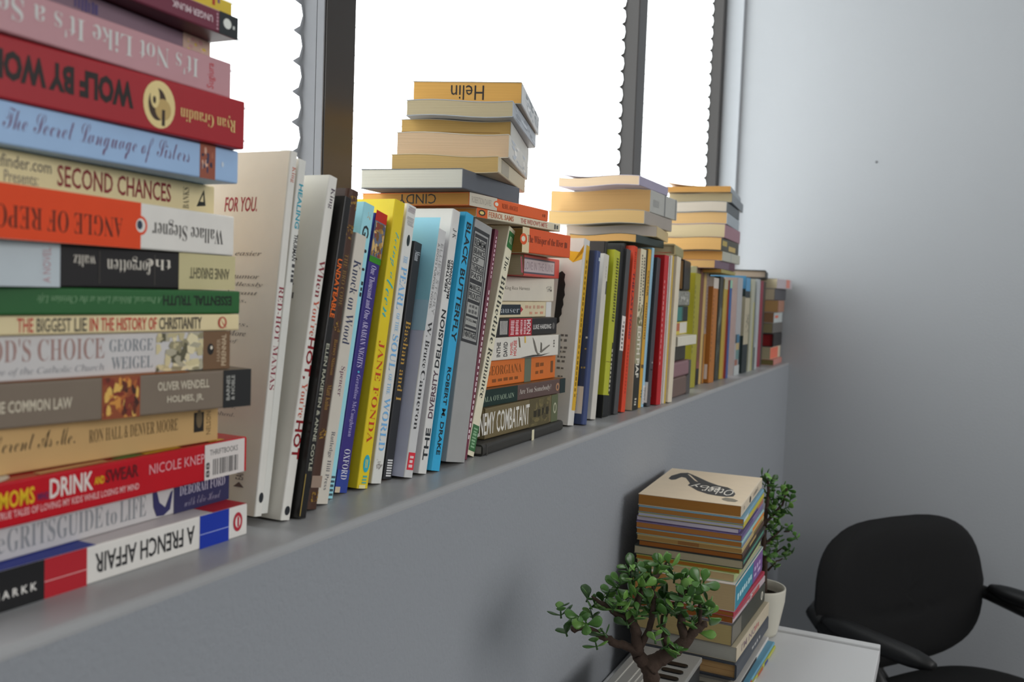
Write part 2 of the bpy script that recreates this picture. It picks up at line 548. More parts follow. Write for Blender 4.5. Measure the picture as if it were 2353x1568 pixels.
BOOKS = [
('A1','p',[0.2209, 0.4038, 1.5068, 0.0018, 0.215, 0.14, 0.0088],'yellow paperback with small red and purple marks, topmost of the tall stack nearest the camera','books lying in the tall stack nearest the camera','#cbb038','#cbb038','#cfc3ab',[('r', 'S', 0.924, 0.934, 0.35, 0.75, '#a83a26'), ('r', 'S', 0.944, 0.952, 0.6, 0.95, '#6d4a7a'), ('r', 'S', 0.0, 1.0, 0.0, 0.12, '#b8a87c')],{'k': 1.27}),
('A2','p',[0.2231, 0.395, 1.4934, 0.0277, 0.215, 0.14, 0.0131],'maroon paperback with black end panel and round white emblem on the spine','books lying in the tall stack nearest the camera','#4a1f29','#6a2c3e','#cfc3ab',[('r', 'S', 0.924, 1.0, 0.0, 1.0, '#23282b'), ('e', 'S', 0.94, 0.972, 0.32, 0.78, '#d9dcd6'), ('r', 'S', 0.978, 0.986, 0.4, 0.55, '#c8ccc8'), ('t', 'S', 0.748, 0.898, 0.36, 0.66, 'UNGER·MUNK', '#c9b4ba', 'b', 180), ('g', 'S', 0.912, 0.92, 0.1, 0.9, '#b58c98', 5, 1)],{'k': 1.27}),
('A3','p',[0.2219, 0.4027, 1.4807, 0.0863, 0.215, 0.14, 0.0124],'thin mauve paperback with cream and yellow spine end, third from top of the nearest stack','books lying in the tall stack nearest the camera','#7d6673','#7d6673','#cfc3ab',[('r', 'S', 0.886, 1.0, 0.0, 1.0, '#b79c8c'), ('m', 'S', 0.904, 0.986, 0.1, 0.9, ['#c9a79a', '#c2aa4a', '#b48a86'], 14), ('g', 'S', 0.51, 0.584, 0.2, 0.75, '#4d4474', 7, 0)],{'k': 1.27}),
('A4','p',[0.2245, 0.4007, 1.4587, 0.0308, 0.215, 0.14, 0.0217],'pink paperback with raised pale grey upside-down title lettering','books lying in the tall stack nearest the camera','#b68a90','#b68a90','#a58a66',[('t', 'S', 0.162, 0.87, 0.28, 0.8, "It's Not Like It's a Secret", '#c6c6c4', 'f', 180), ('t', 'S', 0.904, 0.938, 0.12, 0.82, 'Sugiura', '#b83a44', 's', 90)],{'k': 1.27}),
('A5','p',[0.232, 0.4073, 1.4285, -0.0218, 0.215, 0.14, 0.0298],'thick red paperback with black upside-down capitals and round cream animal badge','books lying in the tall stack nearest the camera','#8f1a24','#9a1c26','#b39b66',[('t', 'S', 0.21, 0.608, 0.3, 0.78, 'WOLF BY WOLF', '#1c1413', 'B', 180), ('e', 'S', 0.638, 0.742, 0.06, 0.94, '#d8c48a'), ('e', 'S', 0.654, 0.714, 0.2, 0.8, '#3a2a1e'), ('e', 'S', 0.676, 0.728, 0.22, 0.62, '#b59a62'), ('e', 'S', 0.66, 0.69, 0.42, 0.84, '#d8c48a'), ('r', 'S', 0.698, 0.708, 0.12, 0.42, '#2e2118'), ('e', 'S', 0.668, 0.678, 0.5, 0.64, '#2e2118'), ('t', 'S', 0.76, 0.964, 0.3, 0.62, 'Ryan Graudin', '#d4b878', 'f', 180)],{'k': 1.27}),
('A6','p',[0.234, 0.4068, 1.4076, 0.011, 0.215, 0.14, 0.0206],'light blue paperback with dark handwritten style title and brown band','books lying in the tall stack nearest the camera','#93b2d6','#9cbbe0','#6b5f52',[('t', 'S', 0.256, 0.81, 0.14, 0.86, 'The Secret Language of Sisters', '#6b4668', 'c', 0), ('r', 'S', 0.848, 0.908, 0.0, 1.0, '#8f4f3c'), ('m', 'S', 0.854, 0.9, 0.1, 0.9, ['#c9a08c', '#3c3a52', '#a0604a', '#2f2c40'], 12), ('e', 'S', 0.932, 0.942, 0.42, 0.58, '#cfdceb')],{'k': 1.27}),
('A7','p',[0.2422, 0.413, 1.3886, 0.1026, 0.215, 0.14, 0.0187],'cream paperback with dark red capitals and black triangle logo','books lying in the tall stack nearest the camera','#c9bb90','#d0c298','#c7a868',[('t', 'S', 0.41, 0.81, 0.22, 0.82, 'SECOND CHANCES', '#7a2229', 'n', 0), ('t', 'S', 0.206, 0.392, 0.52, 0.86, 'chefinder.com', '#5c5654', 's', 0), ('t', 'S', 0.26, 0.354, 0.14, 0.46, 'Presents:', '#7c746c', 's', 0), ('t', 'S', 0.86, 0.886, 0.1, 0.8, 'BANKS', '#4a4433', 'f', 90), ('p', 'S', [(0.92, 0.22), (0.96, 0.28), (0.952, 0.82)], '#1c1f1c'), ('p', 'S', [(0.934, 0.4), (0.95, 0.4), (0.948, 0.66)], '#d0c298')],{'k': 1.27}),
('A8','p',[0.2608, 0.3916, 1.3626, 0.1611, 0.205, 0.14, 0.0257],'orange and white spined paperback with small oval emblem and upside-down title','books lying in the tall stack nearest the camera','#c8b9a6','#d8d5cf','#c09858',[('r', 'S', 0.0, 0.558, 0.0, 1.0, '#d8461c'), ('t', 'S', 0.008, 0.486, 0.2, 0.62, 'ANGLE OF REPOSE', '#4a1f12', 'f', 180), ('e', 'S', 0.53, 0.584, 0.3, 0.72, '#d8461c'), ('e', 'S', 0.538, 0.576, 0.36, 0.66, '#d8d5cf'), ('e', 'S', 0.542, 0.564, 0.42, 0.62, '#2e3a4c'), ('t', 'S', 0.606, 0.942, 0.26, 0.72, 'Wallace Stegner', '#5d5a58', 'f', 180)],{'k': 1.27}),
('A9','p',[0.2495, 0.4029, 1.3404, 0.0942, 0.215, 0.14, 0.0219],'black paperback with grey left part and olive cream end, upside-down title','books lying in the tall stack nearest the camera','#2a2826','#222021','#6b6a58',[('r', 'S', 0.0, 0.34, 0.0, 1.0, '#b6c0c6'), ('r', 'S', 0.75, 1.0, 0.0, 1.0, '#bdb48a'), ('t', 'S', 0.622, 0.718, 0.5, 0.78, 'the', '#c9c3b8', 'f', 180), ('t', 'S', 0.486, 0.64, 0.36, 0.82, 'forgotten', '#c9c3b8', 'f', 180), ('t', 'S', 0.38, 0.448, 0.5, 0.78, 'waltz', '#c9c3b8', 'f', 180), ('r', 'S', 0.654, 0.656, 0.1, 0.9, '#55504a'), ('r', 'S', 0.46, 0.462, 0.1, 0.9, '#55504a'), ('t', 'S', 0.794, 0.972, 0.3, 0.62, 'ANNE ENRIGHT', '#6d6850', 'b', 180), ('t', 'S', 0.29, 0.312, 0.1, 0.9, 'A NOVEL', '#b08a90', 's', 90)],{'k': 1.27}),
('A10','p',[0.2286, 0.42, 1.3261, -0.0932, 0.215, 0.13, 0.014],'dark green paperback with black capitals, above the thin cream book of the nearest stack','books lying in the tall stack nearest the camera','#173d1d','#1f5a2a','#4a4a3a',[('t', 'S', 0.736, 0.97, 0.36, 0.78, 'ESSENTIAL TRUTH', '#0c1a10', 'b', 180), ('t', 'S', 0.386, 0.732, 0.42, 0.78, 'A Practical, Biblical Look at the Christian Life', '#7aa078', 'i', 180)],{'k': 1.27}),
('A11','p',[0.2272, 0.4256, 1.3159, -0.1272, 0.215, 0.14, 0.0099],'thin cream paperback with red and black condensed capitals and small red bird mark','books lying in the tall stack nearest the camera','#cfbf94','#d9c99e','#c7b68c',[('t', 'S', 0.356, 0.394, 0.14, 0.86, 'THE', '#b5322a', 'n', 0), ('t', 'S', 0.402, 0.488, 0.14, 0.86, 'BIGGEST', '#4a443c', 'n', 0), ('t', 'S', 0.496, 0.528, 0.14, 0.86, 'LIE', '#4a443c', 'n', 0), ('t', 'S', 0.536, 0.558, 0.14, 0.86, 'IN', '#b5322a', 'n', 0), ('t', 'S', 0.566, 0.602, 0.14, 0.86, 'THE', '#b5322a', 'n', 0), ('t', 'S', 0.61, 0.696, 0.14, 0.86, 'HISTORY', '#b5322a', 'n', 0), ('t', 'S', 0.702, 0.726, 0.14, 0.86, 'OF', '#b5322a', 'n', 0), ('t', 'S', 0.734, 0.87, 0.14, 0.86, 'CHRISTIANITY', '#4a443c', 'n', 0), ('e', 'S', 0.926, 0.956, 0.14, 0.86, '#a83a2e'), ('e', 'S', 0.932, 0.95, 0.22, 0.78, '#d9c99e'), ('p', 'S', [(0.932, 0.76), (0.942, 0.5), (0.958, 0.14), (0.944, 0.34)], '#a83a2e')],{'k': 1.27}),
('A12','p',[0.2221, 0.4321, 1.2924, -0.1507, 0.215, 0.14, 0.0232],'pale grey paperback with brown serif capitals, building picture and brown end panel','books lying in the tall stack nearest the camera','#b6b2b0','#c2bfbe','#c5bda8',[('t', 'S', 0.298, 0.612, 0.42, 0.92, "GOD'S CHOICE", '#9c7c76', 'f', 0), ('t', 'S', 0.216, 0.612, 0.1, 0.3, 'and the Future of the Catholic Church', '#8a8a8e', 'i', 0), ('t', 'S', 0.626, 0.75, 0.56, 0.86, 'GEORGE', '#80858a', 'f', 0), ('t', 'S', 0.632, 0.75, 0.14, 0.44, 'WEIGEL', '#80858a', 'f', 0), ('m', 'S', 0.76, 0.908, 0.02, 0.98, ['#c9bd94', '#b7ac86', '#8b8468', '#d6cba6', '#57543f', '#a6a08a'], 60), ('r', 'S', 0.908, 1.0, 0.0, 1.0, '#6e5238'), ('e', 'S', 0.922, 0.944, 0.38, 0.68, '#16120f'), ('e', 'S', 0.932, 0.94, 0.52, 0.62, '#d0c8b8'), ('t', 'S', 0.954, 0.966, 0.2, 0.8, 'HARPER', '#a08a70', 'b', 90), ('t', 'S', 0.97, 0.986, 0.08, 0.92, 'PERENNIAL', '#b8a488', 'b', 90)],{'k': 1.27}),
('A13','p',[0.2333, 0.433, 1.2689, -0.197, 0.215, 0.14, 0.0232],'grey-brown paperback with orange picture panel and black spine end','books lying in the tall stack nearest the camera','#6b5f50','#75685a','#8a6a44',[('t', 'S', 0.276, 0.472, 0.34, 0.6, 'THE COMMON LAW', '#c2b8a4', 'b', 0), ('r', 'S', 0.548, 0.652, 0.0, 1.0, '#8a4424'), ('m', 'S', 0.55, 0.65, 0.02, 0.98, ['#c98a3c', '#5a2414', '#e0b45a', '#7a2c1a', '#a85a2a', '#3c1a12'], 46), ('t', 'S', 0.702, 0.86, 0.58, 0.8, 'OLIVER WENDELL', '#c2b8a4', 'b', 0), ('t', 'S', 0.73, 0.842, 0.22, 0.44, 'HOLMES, JR.', '#c2b8a4', 'b', 0), ('r', 'S', 0.906, 1.0, 0.0, 1.0, '#191a1b'), ('t', 'S', 0.916, 0.928, 0.2, 0.86, 'BARNES', '#9a9a94', 'b', 90), ('t', 'S', 0.932, 0.944, 0.2, 0.86, '& NOBLE', '#9a9a94', 'b', 90), ('r', 'W', 0.0, 0.8, 0.0, 0.06, '#b0682e')],{'k': 1.27}),
('A14','p',[0.2295, 0.4308, 1.2441, -0.0629, 0.215, 0.14, 0.0246],'tan paperback with dark handwritten style title, shorter than its stack neighbours','books lying in the tall stack nearest the camera','#b8955f','#c09d68','#b59a68',[('t', 'S', 0.266, 0.53, 0.3, 0.86, 'Different As Me.', '#3a3020', 'c', 0), ('t', 'S', 0.57, 0.852, 0.42, 0.72, 'RON HALL & DENVER MOORE', '#6b5534', 'f', 0), ('r', 'S', 0.91, 0.946, 0.3, 0.8, '#1f1a14'), ('e', 'S', 0.918, 0.94, 0.4, 0.86, '#6a5a40'), ('t', 'S', 0.956, 0.972, 0.2, 0.8, 'NELSON', '#7a6240', 's', 90)],{'k': 1.27}),
('A15','p',[0.2525, 0.4139, 1.2205, 0.0014, 0.215, 0.14, 0.0232],'glossy red paperback with yellow and white capitals and a white barcode sticker','books lying in the tall stack nearest the camera','#a01420','#b5121f','#cfc3ab',[('t', 'S', 0.186, 0.276, 0.42, 0.8, 'MOMS', '#e0b81e', 'b', 0), ('t', 'S', 0.282, 0.314, 0.44, 0.62, 'WHO', '#3c2a5a', 'b', 0), ('t', 'S', 0.316, 0.44, 0.44, 0.88, 'DRINK', '#e2d8d2', 'b', 0), ('t', 'S', 0.444, 0.474, 0.54, 0.72, 'AND', '#e0b81e', 'b', 0), ('t', 'S', 0.478, 0.584, 0.52, 0.84, 'SWEAR', '#5a0a12', 'b', 0), ('t', 'S', 0.18, 0.586, 0.2, 0.36, 'TRUE TALES OF LOVING MY KIDS WHILE LOSING MY MIND', '#e0a8a8', 'b', 0), ('t', 'S', 0.62, 0.878, 0.5, 0.76, 'NICOLE KNEPPER', '#d99aa0', 's', 0), ('k', 0.824, 0.99, 0.02, 0.98, 'THRIFTBOOKS'), ('e', 'W', 0.02, 0.25, 0.0, 0.2, '#d8d4cc'), ('e', 'W', 0.52, 0.62, 0.02, 0.06, '#4a7a3a'), ('r', 'W', 0.3, 0.5, 0.02, 0.06, '#c79a6a'), ('r', 'W', 0.62, 0.75, 0.02, 0.05, '#c9a42a'), ('r', 'W', 0.86, 0.92, 0.02, 0.05, '#c9a42a')],{'gloss': 1, 'k': 1.27}),
('A16','p',[0.2497, 0.422, 1.2011, 0.0189, 0.215, 0.14, 0.0191],'greyish white paperback with grey serif title, shoe drawing and navy end panel','books lying in the tall stack nearest the camera','#b3b0b0','#bcb9b9','#cfc3ab',[('t', 'S', 0.142, 0.244, 0.22, 0.8, 'The', '#8a8c90', 'f', 0), ('t', 'S', 0.25, 0.38, 0.2, 0.84, 'GRITS', '#8a8c90', 'f', 0), ('t', 'S', 0.386, 0.524, 0.2, 0.84, 'GUIDE', '#8a8c90', 'f', 0), ('t', 'S', 0.534, 0.57, 0.2, 0.7, 'to', '#8a8c90', 'f', 0), ('t', 'S', 0.58, 0.67, 0.2, 0.84, 'LIFE', '#8a8c90', 'f', 0), ('r', 'S', 0.772, 1.0, 0.0, 1.0, '#2d2c52'), ('p', 'S', [(0.692, 0.95), (0.706, 0.95), (0.718, 0.5), (0.74, 0.3), (0.76, 0.75), (0.768, 0.8), (0.758, 0.2), (0.734, 0.05), (0.708, 0.08), (0.696, 0.4)], '#2d2c5a'), ('t', 'S', 0.794, 0.982, 0.54, 0.86, 'DEBORAH FORD', '#b4b0c0', 'f', 0), ('t', 'S', 0.814, 0.962, 0.14, 0.42, 'with Edie Hand', '#8e8aa0', 'c', 0)],{'k': 1.27}),
('A17','p',[0.2476, 0.4116, 1.18, -0.0153, 0.215, 0.14, 0.0208],'white paperback with red, black and blue spine blocks, bottom of the nearest stack','books lying in the tall stack nearest the camera','#c4bfbf','#d2cfca','#cfc3ab',[('r', 'S', 0.0, 0.314, 0.0, 1.0, '#141416'), ('r', 'S', 0.314, 0.432, 0.0, 1.0, '#a81c28'), ('r', 'S', 0.808, 0.924, 0.0, 1.0, '#12309a'), ('r', 'S', 0.314, 0.432, 0.42, 0.44, '#e0b0b0'), ('r', 'S', 0.808, 0.924, 0.42, 0.44, '#a8b4e0'), ('t', 'S', 0.456, 0.788, 0.24, 0.78, 'A FRENCH AFFAIR', '#2a2a2c', 'n', 180), ('t', 'S', 0.182, 0.294, 0.3, 0.5, 'M A R K K', '#d2cfca', 'b', 0), ('e', 'S', 0.942, 0.98, 0.2, 0.8, '#a82434'), ('e', 'S', 0.95, 0.972, 0.32, 0.68, '#d2cfca'), ('r', 'S', 0.958, 0.966, 0.34, 0.66, '#a82434'), ('r', 'W', 0.86, 1.0, 0.0, 1.0, '#b0202c'), ('r', 'W', 0.0, 0.46, 0.0, 0.14, '#1c2f8a')],{'k': 1.27}),
('B1','p',[0.4875, 0.4168, 0.1175, 0.253, 0.0073],'white paperback standing nearest the tall stack, red spine capitals and FOR YOU on its cover','paperbacks standing in the leaning row after the nearest stack','#c9c1b6','#c6c4be','#cfc3ab',[('t', 'S', 0.342, 0.626, 0.12, 0.8, 'RED-HOT MAMAS', '#7a1a30', 'f', 180), ('t', 'S', 0.914, 0.958, 0.1, 0.75, 'King', '#b06a5a', 'f', 180), ('e', 'S', 0.036, 0.064, 0.1, 0.7, '#23262a'), ('t', 'N', 0.585, 0.81, 0.83, 0.872, 'FOR YOU.', '#8e2a34', 'n', 0), ('t', 'N', 0.55, 0.87, 0.706, 0.72, 'and easier', '#6d6560', 'i', 0), ('t', 'N', 0.55, 0.87, 0.642, 0.656, 'and humor', '#6d6560', 'i', 0), ('t', 'N', 0.55, 0.9, 0.618, 0.632, 'is endlessly', '#6d6560', 'i', 0), ('t', 'N', 0.55, 0.87, 0.594, 0.608, 'and grant', '#6d6560', 'i', 0), ('t', 'N', 0.6, 0.8, 0.574, 0.586, 'and us,', '#6d6560', 'i', 0), ('t', 'N', 0.6, 0.83, 0.508, 0.52, 'voices,', '#6d6560', 'i', 0), ('t', 'N', 0.6, 0.82, 0.482, 0.496, 'ers. More', '#6d6560', 'i', 0), ('t', 'N', 0.6, 0.77, 0.46, 0.472, 'even of', '#6d6560', 'i', 0), ('t', 'N', 0.6, 0.8, 0.28, 0.292, 'all shows,', '#6d6560', 'i', 0), ('t', 'N', 0.6, 0.8, 0.256, 0.27, 'shepherd.', '#6d6560', 'i', 0), ('p', 'N', [(0.84, 0.072), (0.91, 0.072), (0.875, 0.086)], '#5a4a48'), ('t', 'N', 0.85, 0.9, 0.092, 0.116, 'EAN', '#5a4a48', 's', 90), ('m', 'N', 0.72, 0.78, 0.074, 0.126, ['#4a4442', '#8a8480'], 10)],{'lift': 0.006}),
('B2','p',[0.496, 0.4186, 0.1333, 0.2493, 0.0079],'slim white paperback with teal and black spine capitals, second in the leaning row','paperbacks standing in the leaning row after the nearest stack','#c9c6be','#c2c2bd','#cfc3ab',[('t', 'S', 0.802, 0.93, 0.1, 0.7, 'HEALING', '#2a8a9c', 'b', 180), ('t', 'S', 0.71, 0.786, 0.1, 0.6, 'THURMAN', '#26262a', 'b', 180), ('g', 'S', 0.648, 0.704, 0.1, 0.5, '#3a3a3e', 4, 0)],{'lift': 0.006}),
('B3','p',[0.5071, 0.4086, 0.1857, 0.2478, 0.0097],'tall white paperback with red HOT repeated down its spine','paperbacks standing in the leaning row after the nearest stack','#c6c3bb','#cac8c2','#cfc3ab',[('t', 'S', 0.904, 0.966, 0.15, 0.75, 'King', '#4a3a4a', 'f', 180), ('t', 'S', 0.638, 0.75, 0.15, 0.8, 'When', '#7a2a34', 'f', 180), ('t', 'S', 0.526, 0.632, 0.15, 0.8, "You're", '#b0503a', 'f', 180), ('t', 'S', 0.4, 0.522, 0.08, 0.9, 'HOT,', '#7a0f18', 'b', 180), ('t', 'S', 0.29, 0.39, 0.15, 0.8, "You're", '#b0503a', 'f', 180), ('t', 'S', 0.172, 0.282, 0.08, 0.9, 'HOT', '#7a0f18', 'b', 180), ('e', 'S', 0.014, 0.04, 0.2, 0.75, '#23262a'), ('t', 'N', 0.8, 0.86, 0.734, 0.752, 'e', '#4d4a48', 'f', 0), ('t', 'N', 0.79, 0.86, 0.704, 0.72, 'k', '#4d4a48', 'f', 0), ('t', 'N', 0.82, 0.86, 0.668, 0.678, 'o', '#4d4a48', 'f', 0), ('t', 'N', 0.76, 0.87, 0.63, 0.648, 'till', '#5a5654', 's', 0), ('t', 'N', 0.74, 0.86, 0.554, 0.57, 'Hot', '#5a5654', 'f', 0), ('t', 'N', 0.78, 0.83, 0.48, 0.49, 'or', '#5a5654', 'f', 0), ('t', 'N', 0.77, 0.83, 0.354, 0.368, 'by', '#5a5654', 'f', 0)],{}),
('B4','p',[0.5179, 0.4028, 0.1932, 0.2341, 0.0084],'glossy black paperback with bright orange spine capitals','paperbacks standing in the leaning row after the nearest stack','#1a1918','#1d1c1c','#8a7a4a',[('t', 'S', 0.616, 0.802, 0.15, 0.8, 'UNDATEABLE', '#e0681c', 'b', 180), ('t', 'S', 0.142, 0.534, 0.25, 0.7, 'ELLEN RAKIETEN & ANNE COYLE', '#9a9a8a', 'b', 180), ('r', 'S', 0.006, 0.132, 0.9, 0.98, '#a8904a')],{'gloss': 1}),
('B5','h',[0.5429, 0.4116, 0.1794, 0.2407, 0.0135],'dark brown hardback with gold ornaments down its spine','paperbacks standing in the leaning row after the nearest stack','#35241e','#40291f','#c9a85a',[('m', 'S', 0.938, 0.98, 0.2, 0.9, ['#8a6a2a', '#6a4e22'], 16), ('m', 'S', 0.842, 0.888, 0.2, 0.9, ['#8a6a2a', '#6a4e22'], 16), ('m', 'S', 0.548, 0.582, 0.2, 0.8, ['#9a7a34', '#6a4e22'], 16), ('m', 'S', 0.214, 0.248, 0.2, 0.9, ['#8a6a2a', '#6a4e22'], 16), ('m', 'S', 0.022, 0.054, 0.2, 0.8, ['#8a6a2a', '#6a4e22'], 16), ('t', 'S', 0.628, 0.794, 0.35, 0.7, 'THE BRO CODE', '#7a6034', 'f', 180), ('t', 'S', 0.412, 0.524, 0.3, 0.7, 'Barney Stinson', '#8a6830', 'f', 180), ('t', 'S', 0.304, 0.382, 0.3, 0.7, 'Matt Kuhn', '#8a6830', 'f', 180), ('r', 'S', 0.066, 0.102, 0.05, 0.95, '#8a7668')],{}),
('B6','p',[0.5598, 0.4153, 0.2023, 0.2083, 0.0145],'short pale grey paperback with dark blue title, in front of a light blue book','paperbacks standing in the leaning row after the nearest stack','#b3aea4','#bbb5aa','#cfc3ab',[('t', 'S', 0.584, 0.9, 0.22, 0.86, 'Knock on Wood', '#2e3450', 'f', 180), ('t', 'S', 0.392, 0.502, 0.25, 0.7, 'Spencer', '#6a4a5a', 'f', 180), ('t', 'S', 0.05, 0.262, 0.3, 0.7, 'Rutledge Hill Press', '#5a5a60', 'f', 180)],{}),
('B7','p',[0.576, 0.4228, 0.2, 0.2345, 0.0145],'light blue paperback with black letters half hidden behind the short grey book','paperbacks standing in the leaning row after the nearest stack','#8fc6d0','#93cbd6','#cfc3ab',[('m', 'S', 0.948, 0.972, 0.3, 0.7, ['#b89a72', '#c0a680'], 8), ('t', 'S', 0.882, 0.924, 0.25, 0.85, 'G', '#22262a', 'b', 180), ('e', 'S', 0.832, 0.844, 0.2, 0.45, '#22262a'), ('e', 'S', 0.77, 0.78, 0.15, 0.4, '#22262a'), ('g', 'S', 0.68, 0.74, 0.1, 0.3, '#22262a', 3, 0), ('g', 'S', 0.008, 0.08, 0.1, 0.5, '#3a4a52', 5, 0)],{}),
('B8','p',[0.5976, 0.4258, 0.2103, 0.2273, 0.0165],'purple paperback with red, picture and green bands at its spine top','paperbacks standing in the leaning row after the nearest stack','#2b3a80','#332a70','#cfc3ab',[('r', 'S', 0.974, 1.012, 0.0, 1.0, '#a81f1c'), ('r', 'S', 0.844, 0.974, 0.0, 1.0, '#5a6276'), ('m', 'S', 0.846, 0.97, 0.04, 0.96, ['#a08048', '#6a4a2a', '#7a3a30', '#c0a068', '#46506a', '#8a6a3a'], 60), ('r', 'S', 0.822, 0.844, 0.0, 1.0, '#2f7a1e'), ('r', 'S', 0.0, 0.08, 0.0, 1.0, '#2a3c86'), ('t', 'S', 0.616, 0.812, 0.3, 0.75, 'One Thousand and One', '#b8b0d0', 'f', 180), ('t', 'S', 0.442, 0.61, 0.3, 0.75, 'ARABIAN NIGHTS', '#b8b0d0', 'f', 180), ('e', 'S', 0.422, 0.43, 0.42, 0.6, '#4aa0c0'), ('t', 'S', 0.196, 0.416, 0.3, 0.7, 'Geraldine McCaughrean', '#a098c0', 'f', 180), ('t', 'S', 0.046, 0.152, 0.2, 0.7, 'OXFORD', '#c0c0c8', 'f', 180), ('r', 'S', 0.0, 0.02, 0.6, 1.0, '#b8a890')],{}),
('B9','p',[0.6202, 0.4208, 0.187, 0.2406, 0.0152],'bright yellow paperback with teal handwritten style lettering and red serif capitals','paperbacks standing in the leaning row after the nearest stack','#dcc628','#d2ba1e','#cfc3ab',[('t', 'S', 0.724, 0.888, 0.2, 0.8, 'being a', '#2aa0a8', 'c', 180), ('t', 'S', 0.586, 0.718, 0.15, 0.85, 'teen', '#2aa0a8', 'c', 180), ('t', 'S', 0.154, 0.504, 0.22, 0.8, 'JANE FONDA', '#b0381e', 'f', 180), ('e', 'S', 0.054, 0.114, 0.15, 0.75, '#2a98a8'), ('r', 'S', 0.07, 0.098, 0.35, 0.42, '#d2ba1e'), ('r', 'S', 0.07, 0.098, 0.5, 0.56, '#d2ba1e'), ('g', 'S', 0.016, 0.046, 0.2, 0.7, '#4a9a90', 3, 0), ('r', 'S', 0.0, 0.012, 0.3, 0.9, '#d8cf9a')],{}),
('B10','p',[0.6424, 0.4223, 0.1819, 0.239, 0.0146],'pale grey paperback with light blue serif capitals and small black leaf mark','paperbacks standing in the leaning row after the nearest stack','#c9c0a8','#c4c4c0','#cfc3ab',[('g', 'S', 0.972, 0.994, 0.1, 0.9, '#9a8f92', 6, 0), ('g', 'S', 0.924, 0.956, 0.1, 0.9, '#9a9a9a', 6, 0), ('e', 'S', 0.85, 0.892, 0.3, 0.62, '#1f2a2c'), ('t', 'S', 0.786, 0.812, 0.3, 0.7, 'THE', '#6aa0cc', 'f', 180), ('t', 'S', 0.618, 0.772, 0.2, 0.8, 'PEARL', '#6aa0cc', 'f', 180), ('t', 'S', 0.538, 0.604, 0.35, 0.7, 'OF THE', '#7ab0d8', 'f', 180), ('t', 'S', 0.398, 0.526, 0.2, 0.8, 'SOUL', '#6aa0cc', 'f', 180), ('t', 'S', 0.314, 0.386, 0.35, 0.7, 'OF THE', '#7ab0d8', 'f', 180), ('t', 'S', 0.114, 0.302, 0.2, 0.8, 'WORLD', '#6aa0cc', 'f', 180), ('m', 'S', 0.044, 0.084, 0.15, 0.85, ['#a8a4a0', '#8a8684'], 12)],{}),
('B11','p',[0.6615, 0.4244, 0.1894, 0.2078, 0.0131],'shorter black paperback with tan spine title, orange fore-edge line','paperbacks standing in the leaning row after the nearest stack','#26282a','#2a2b2e','#c98a3a',[('t', 'S', 0.92, 0.962, 0.2, 0.8, 'Mann', '#b8bcc0', 'f', 180), ('t', 'S', 0.324, 0.662, 0.2, 0.8, 'Bashan and I', '#a8843e', 'f', 180), ('z', 0.01, 0.084, 0.2, 0.8, '#c8c8c8', 7)],{}),
('B12','p',[0.6768, 0.4129, 0.2088, 0.2214, 0.0135],'pale blue paperback with grey spine, sky blue cover top and red spine tag','paperbacks standing in the leaning row after the nearest stack','#c3c6dc','#b6b6b6','#cfc3ab',[('r', 'N', 0.0, 1.0, 0.704, 1.044, '#94cfe2'), ('r', 'N', 0.0, 1.0, 0.58, 0.704, '#aed2e6'), ('t', 'S', 0.652, 0.944, 0.15, 0.5, "ELLIE'S STORY", '#8c8c8c', 's', 180), ('t', 'S', 0.67, 0.94, 0.62, 0.88, "A DOG'S PURPOSE NOVEL", '#6a6a6a', 's', 180), ('t', 'S', 0.558, 0.624, 0.25, 0.75, 'W.', '#2a2a2c', 'f', 180), ('t', 'S', 0.434, 0.546, 0.25, 0.75, 'Bruce', '#2a2a2c', 'f', 180), ('t', 'S', 0.188, 0.424, 0.25, 0.75, 'Cameron', '#2a2a2c', 'f', 180), ('r', 'S', 0.03, 0.098, 0.1, 0.9, '#c22a38'), ('g', 'S', 0.038, 0.092, 0.25, 0.75, '#e0c8c8', 3, 0), ('r', 'N', 0.82, 0.87, 0.06, 0.104, '#3a3a44'), ('g', 'N', 0.81, 0.85, 0.108, 0.14, '#3a3a3c', 2, 0)],{}),
('B13','p',[0.6984, 0.4116, 0.1972, 0.2409, 0.0135],'tall white paperback with black spine capitals reading upward','paperbacks standing in the leaning row after the nearest stack','#cfccc6','#c4c3c0','#cfc3ab',[('t', 'S', 0.394, 0.614, 0.22, 0.82, 'DELUSION', '#26282a', 'b', 0), ('t', 'S', 0.204, 0.384, 0.22, 0.82, 'DIVERSITY', '#54404a', 'b', 0), ('t', 'S', 0.05, 0.168, 0.22, 0.82, 'THE', '#26282a', 'b', 0), ('t', 'S', 0.66, 0.808, 0.12, 0.46, 'MAC DONALD', '#2c2c2e', 'b', 0), ('t', 'S', 0.682, 0.808, 0.54, 0.88, 'HEATHER', '#2c2c2e', 'b', 0), ('t', 'S', 0.89, 0.928, 0.25, 0.75, 'J·K', '#5a5a5c', 'f', 180)],{}),
('B14','p',[0.7155, 0.408, 0.2098, 0.2398, 0.015],'sky blue paperback with bold black capitals on its spine','paperbacks standing in the leaning row after the nearest stack','#3aaad2','#3199c2','#cfc3ab',[('t', 'S', 0.496, 0.964, 0.2, 0.82, 'BLACK BUTTERFLY', '#1b2226', 'b', 180), ('t', 'S', 0.06, 0.394, 0.28, 0.74, 'ROBERT M. DRAKE', '#1b2226', 'b', 180)],{}),
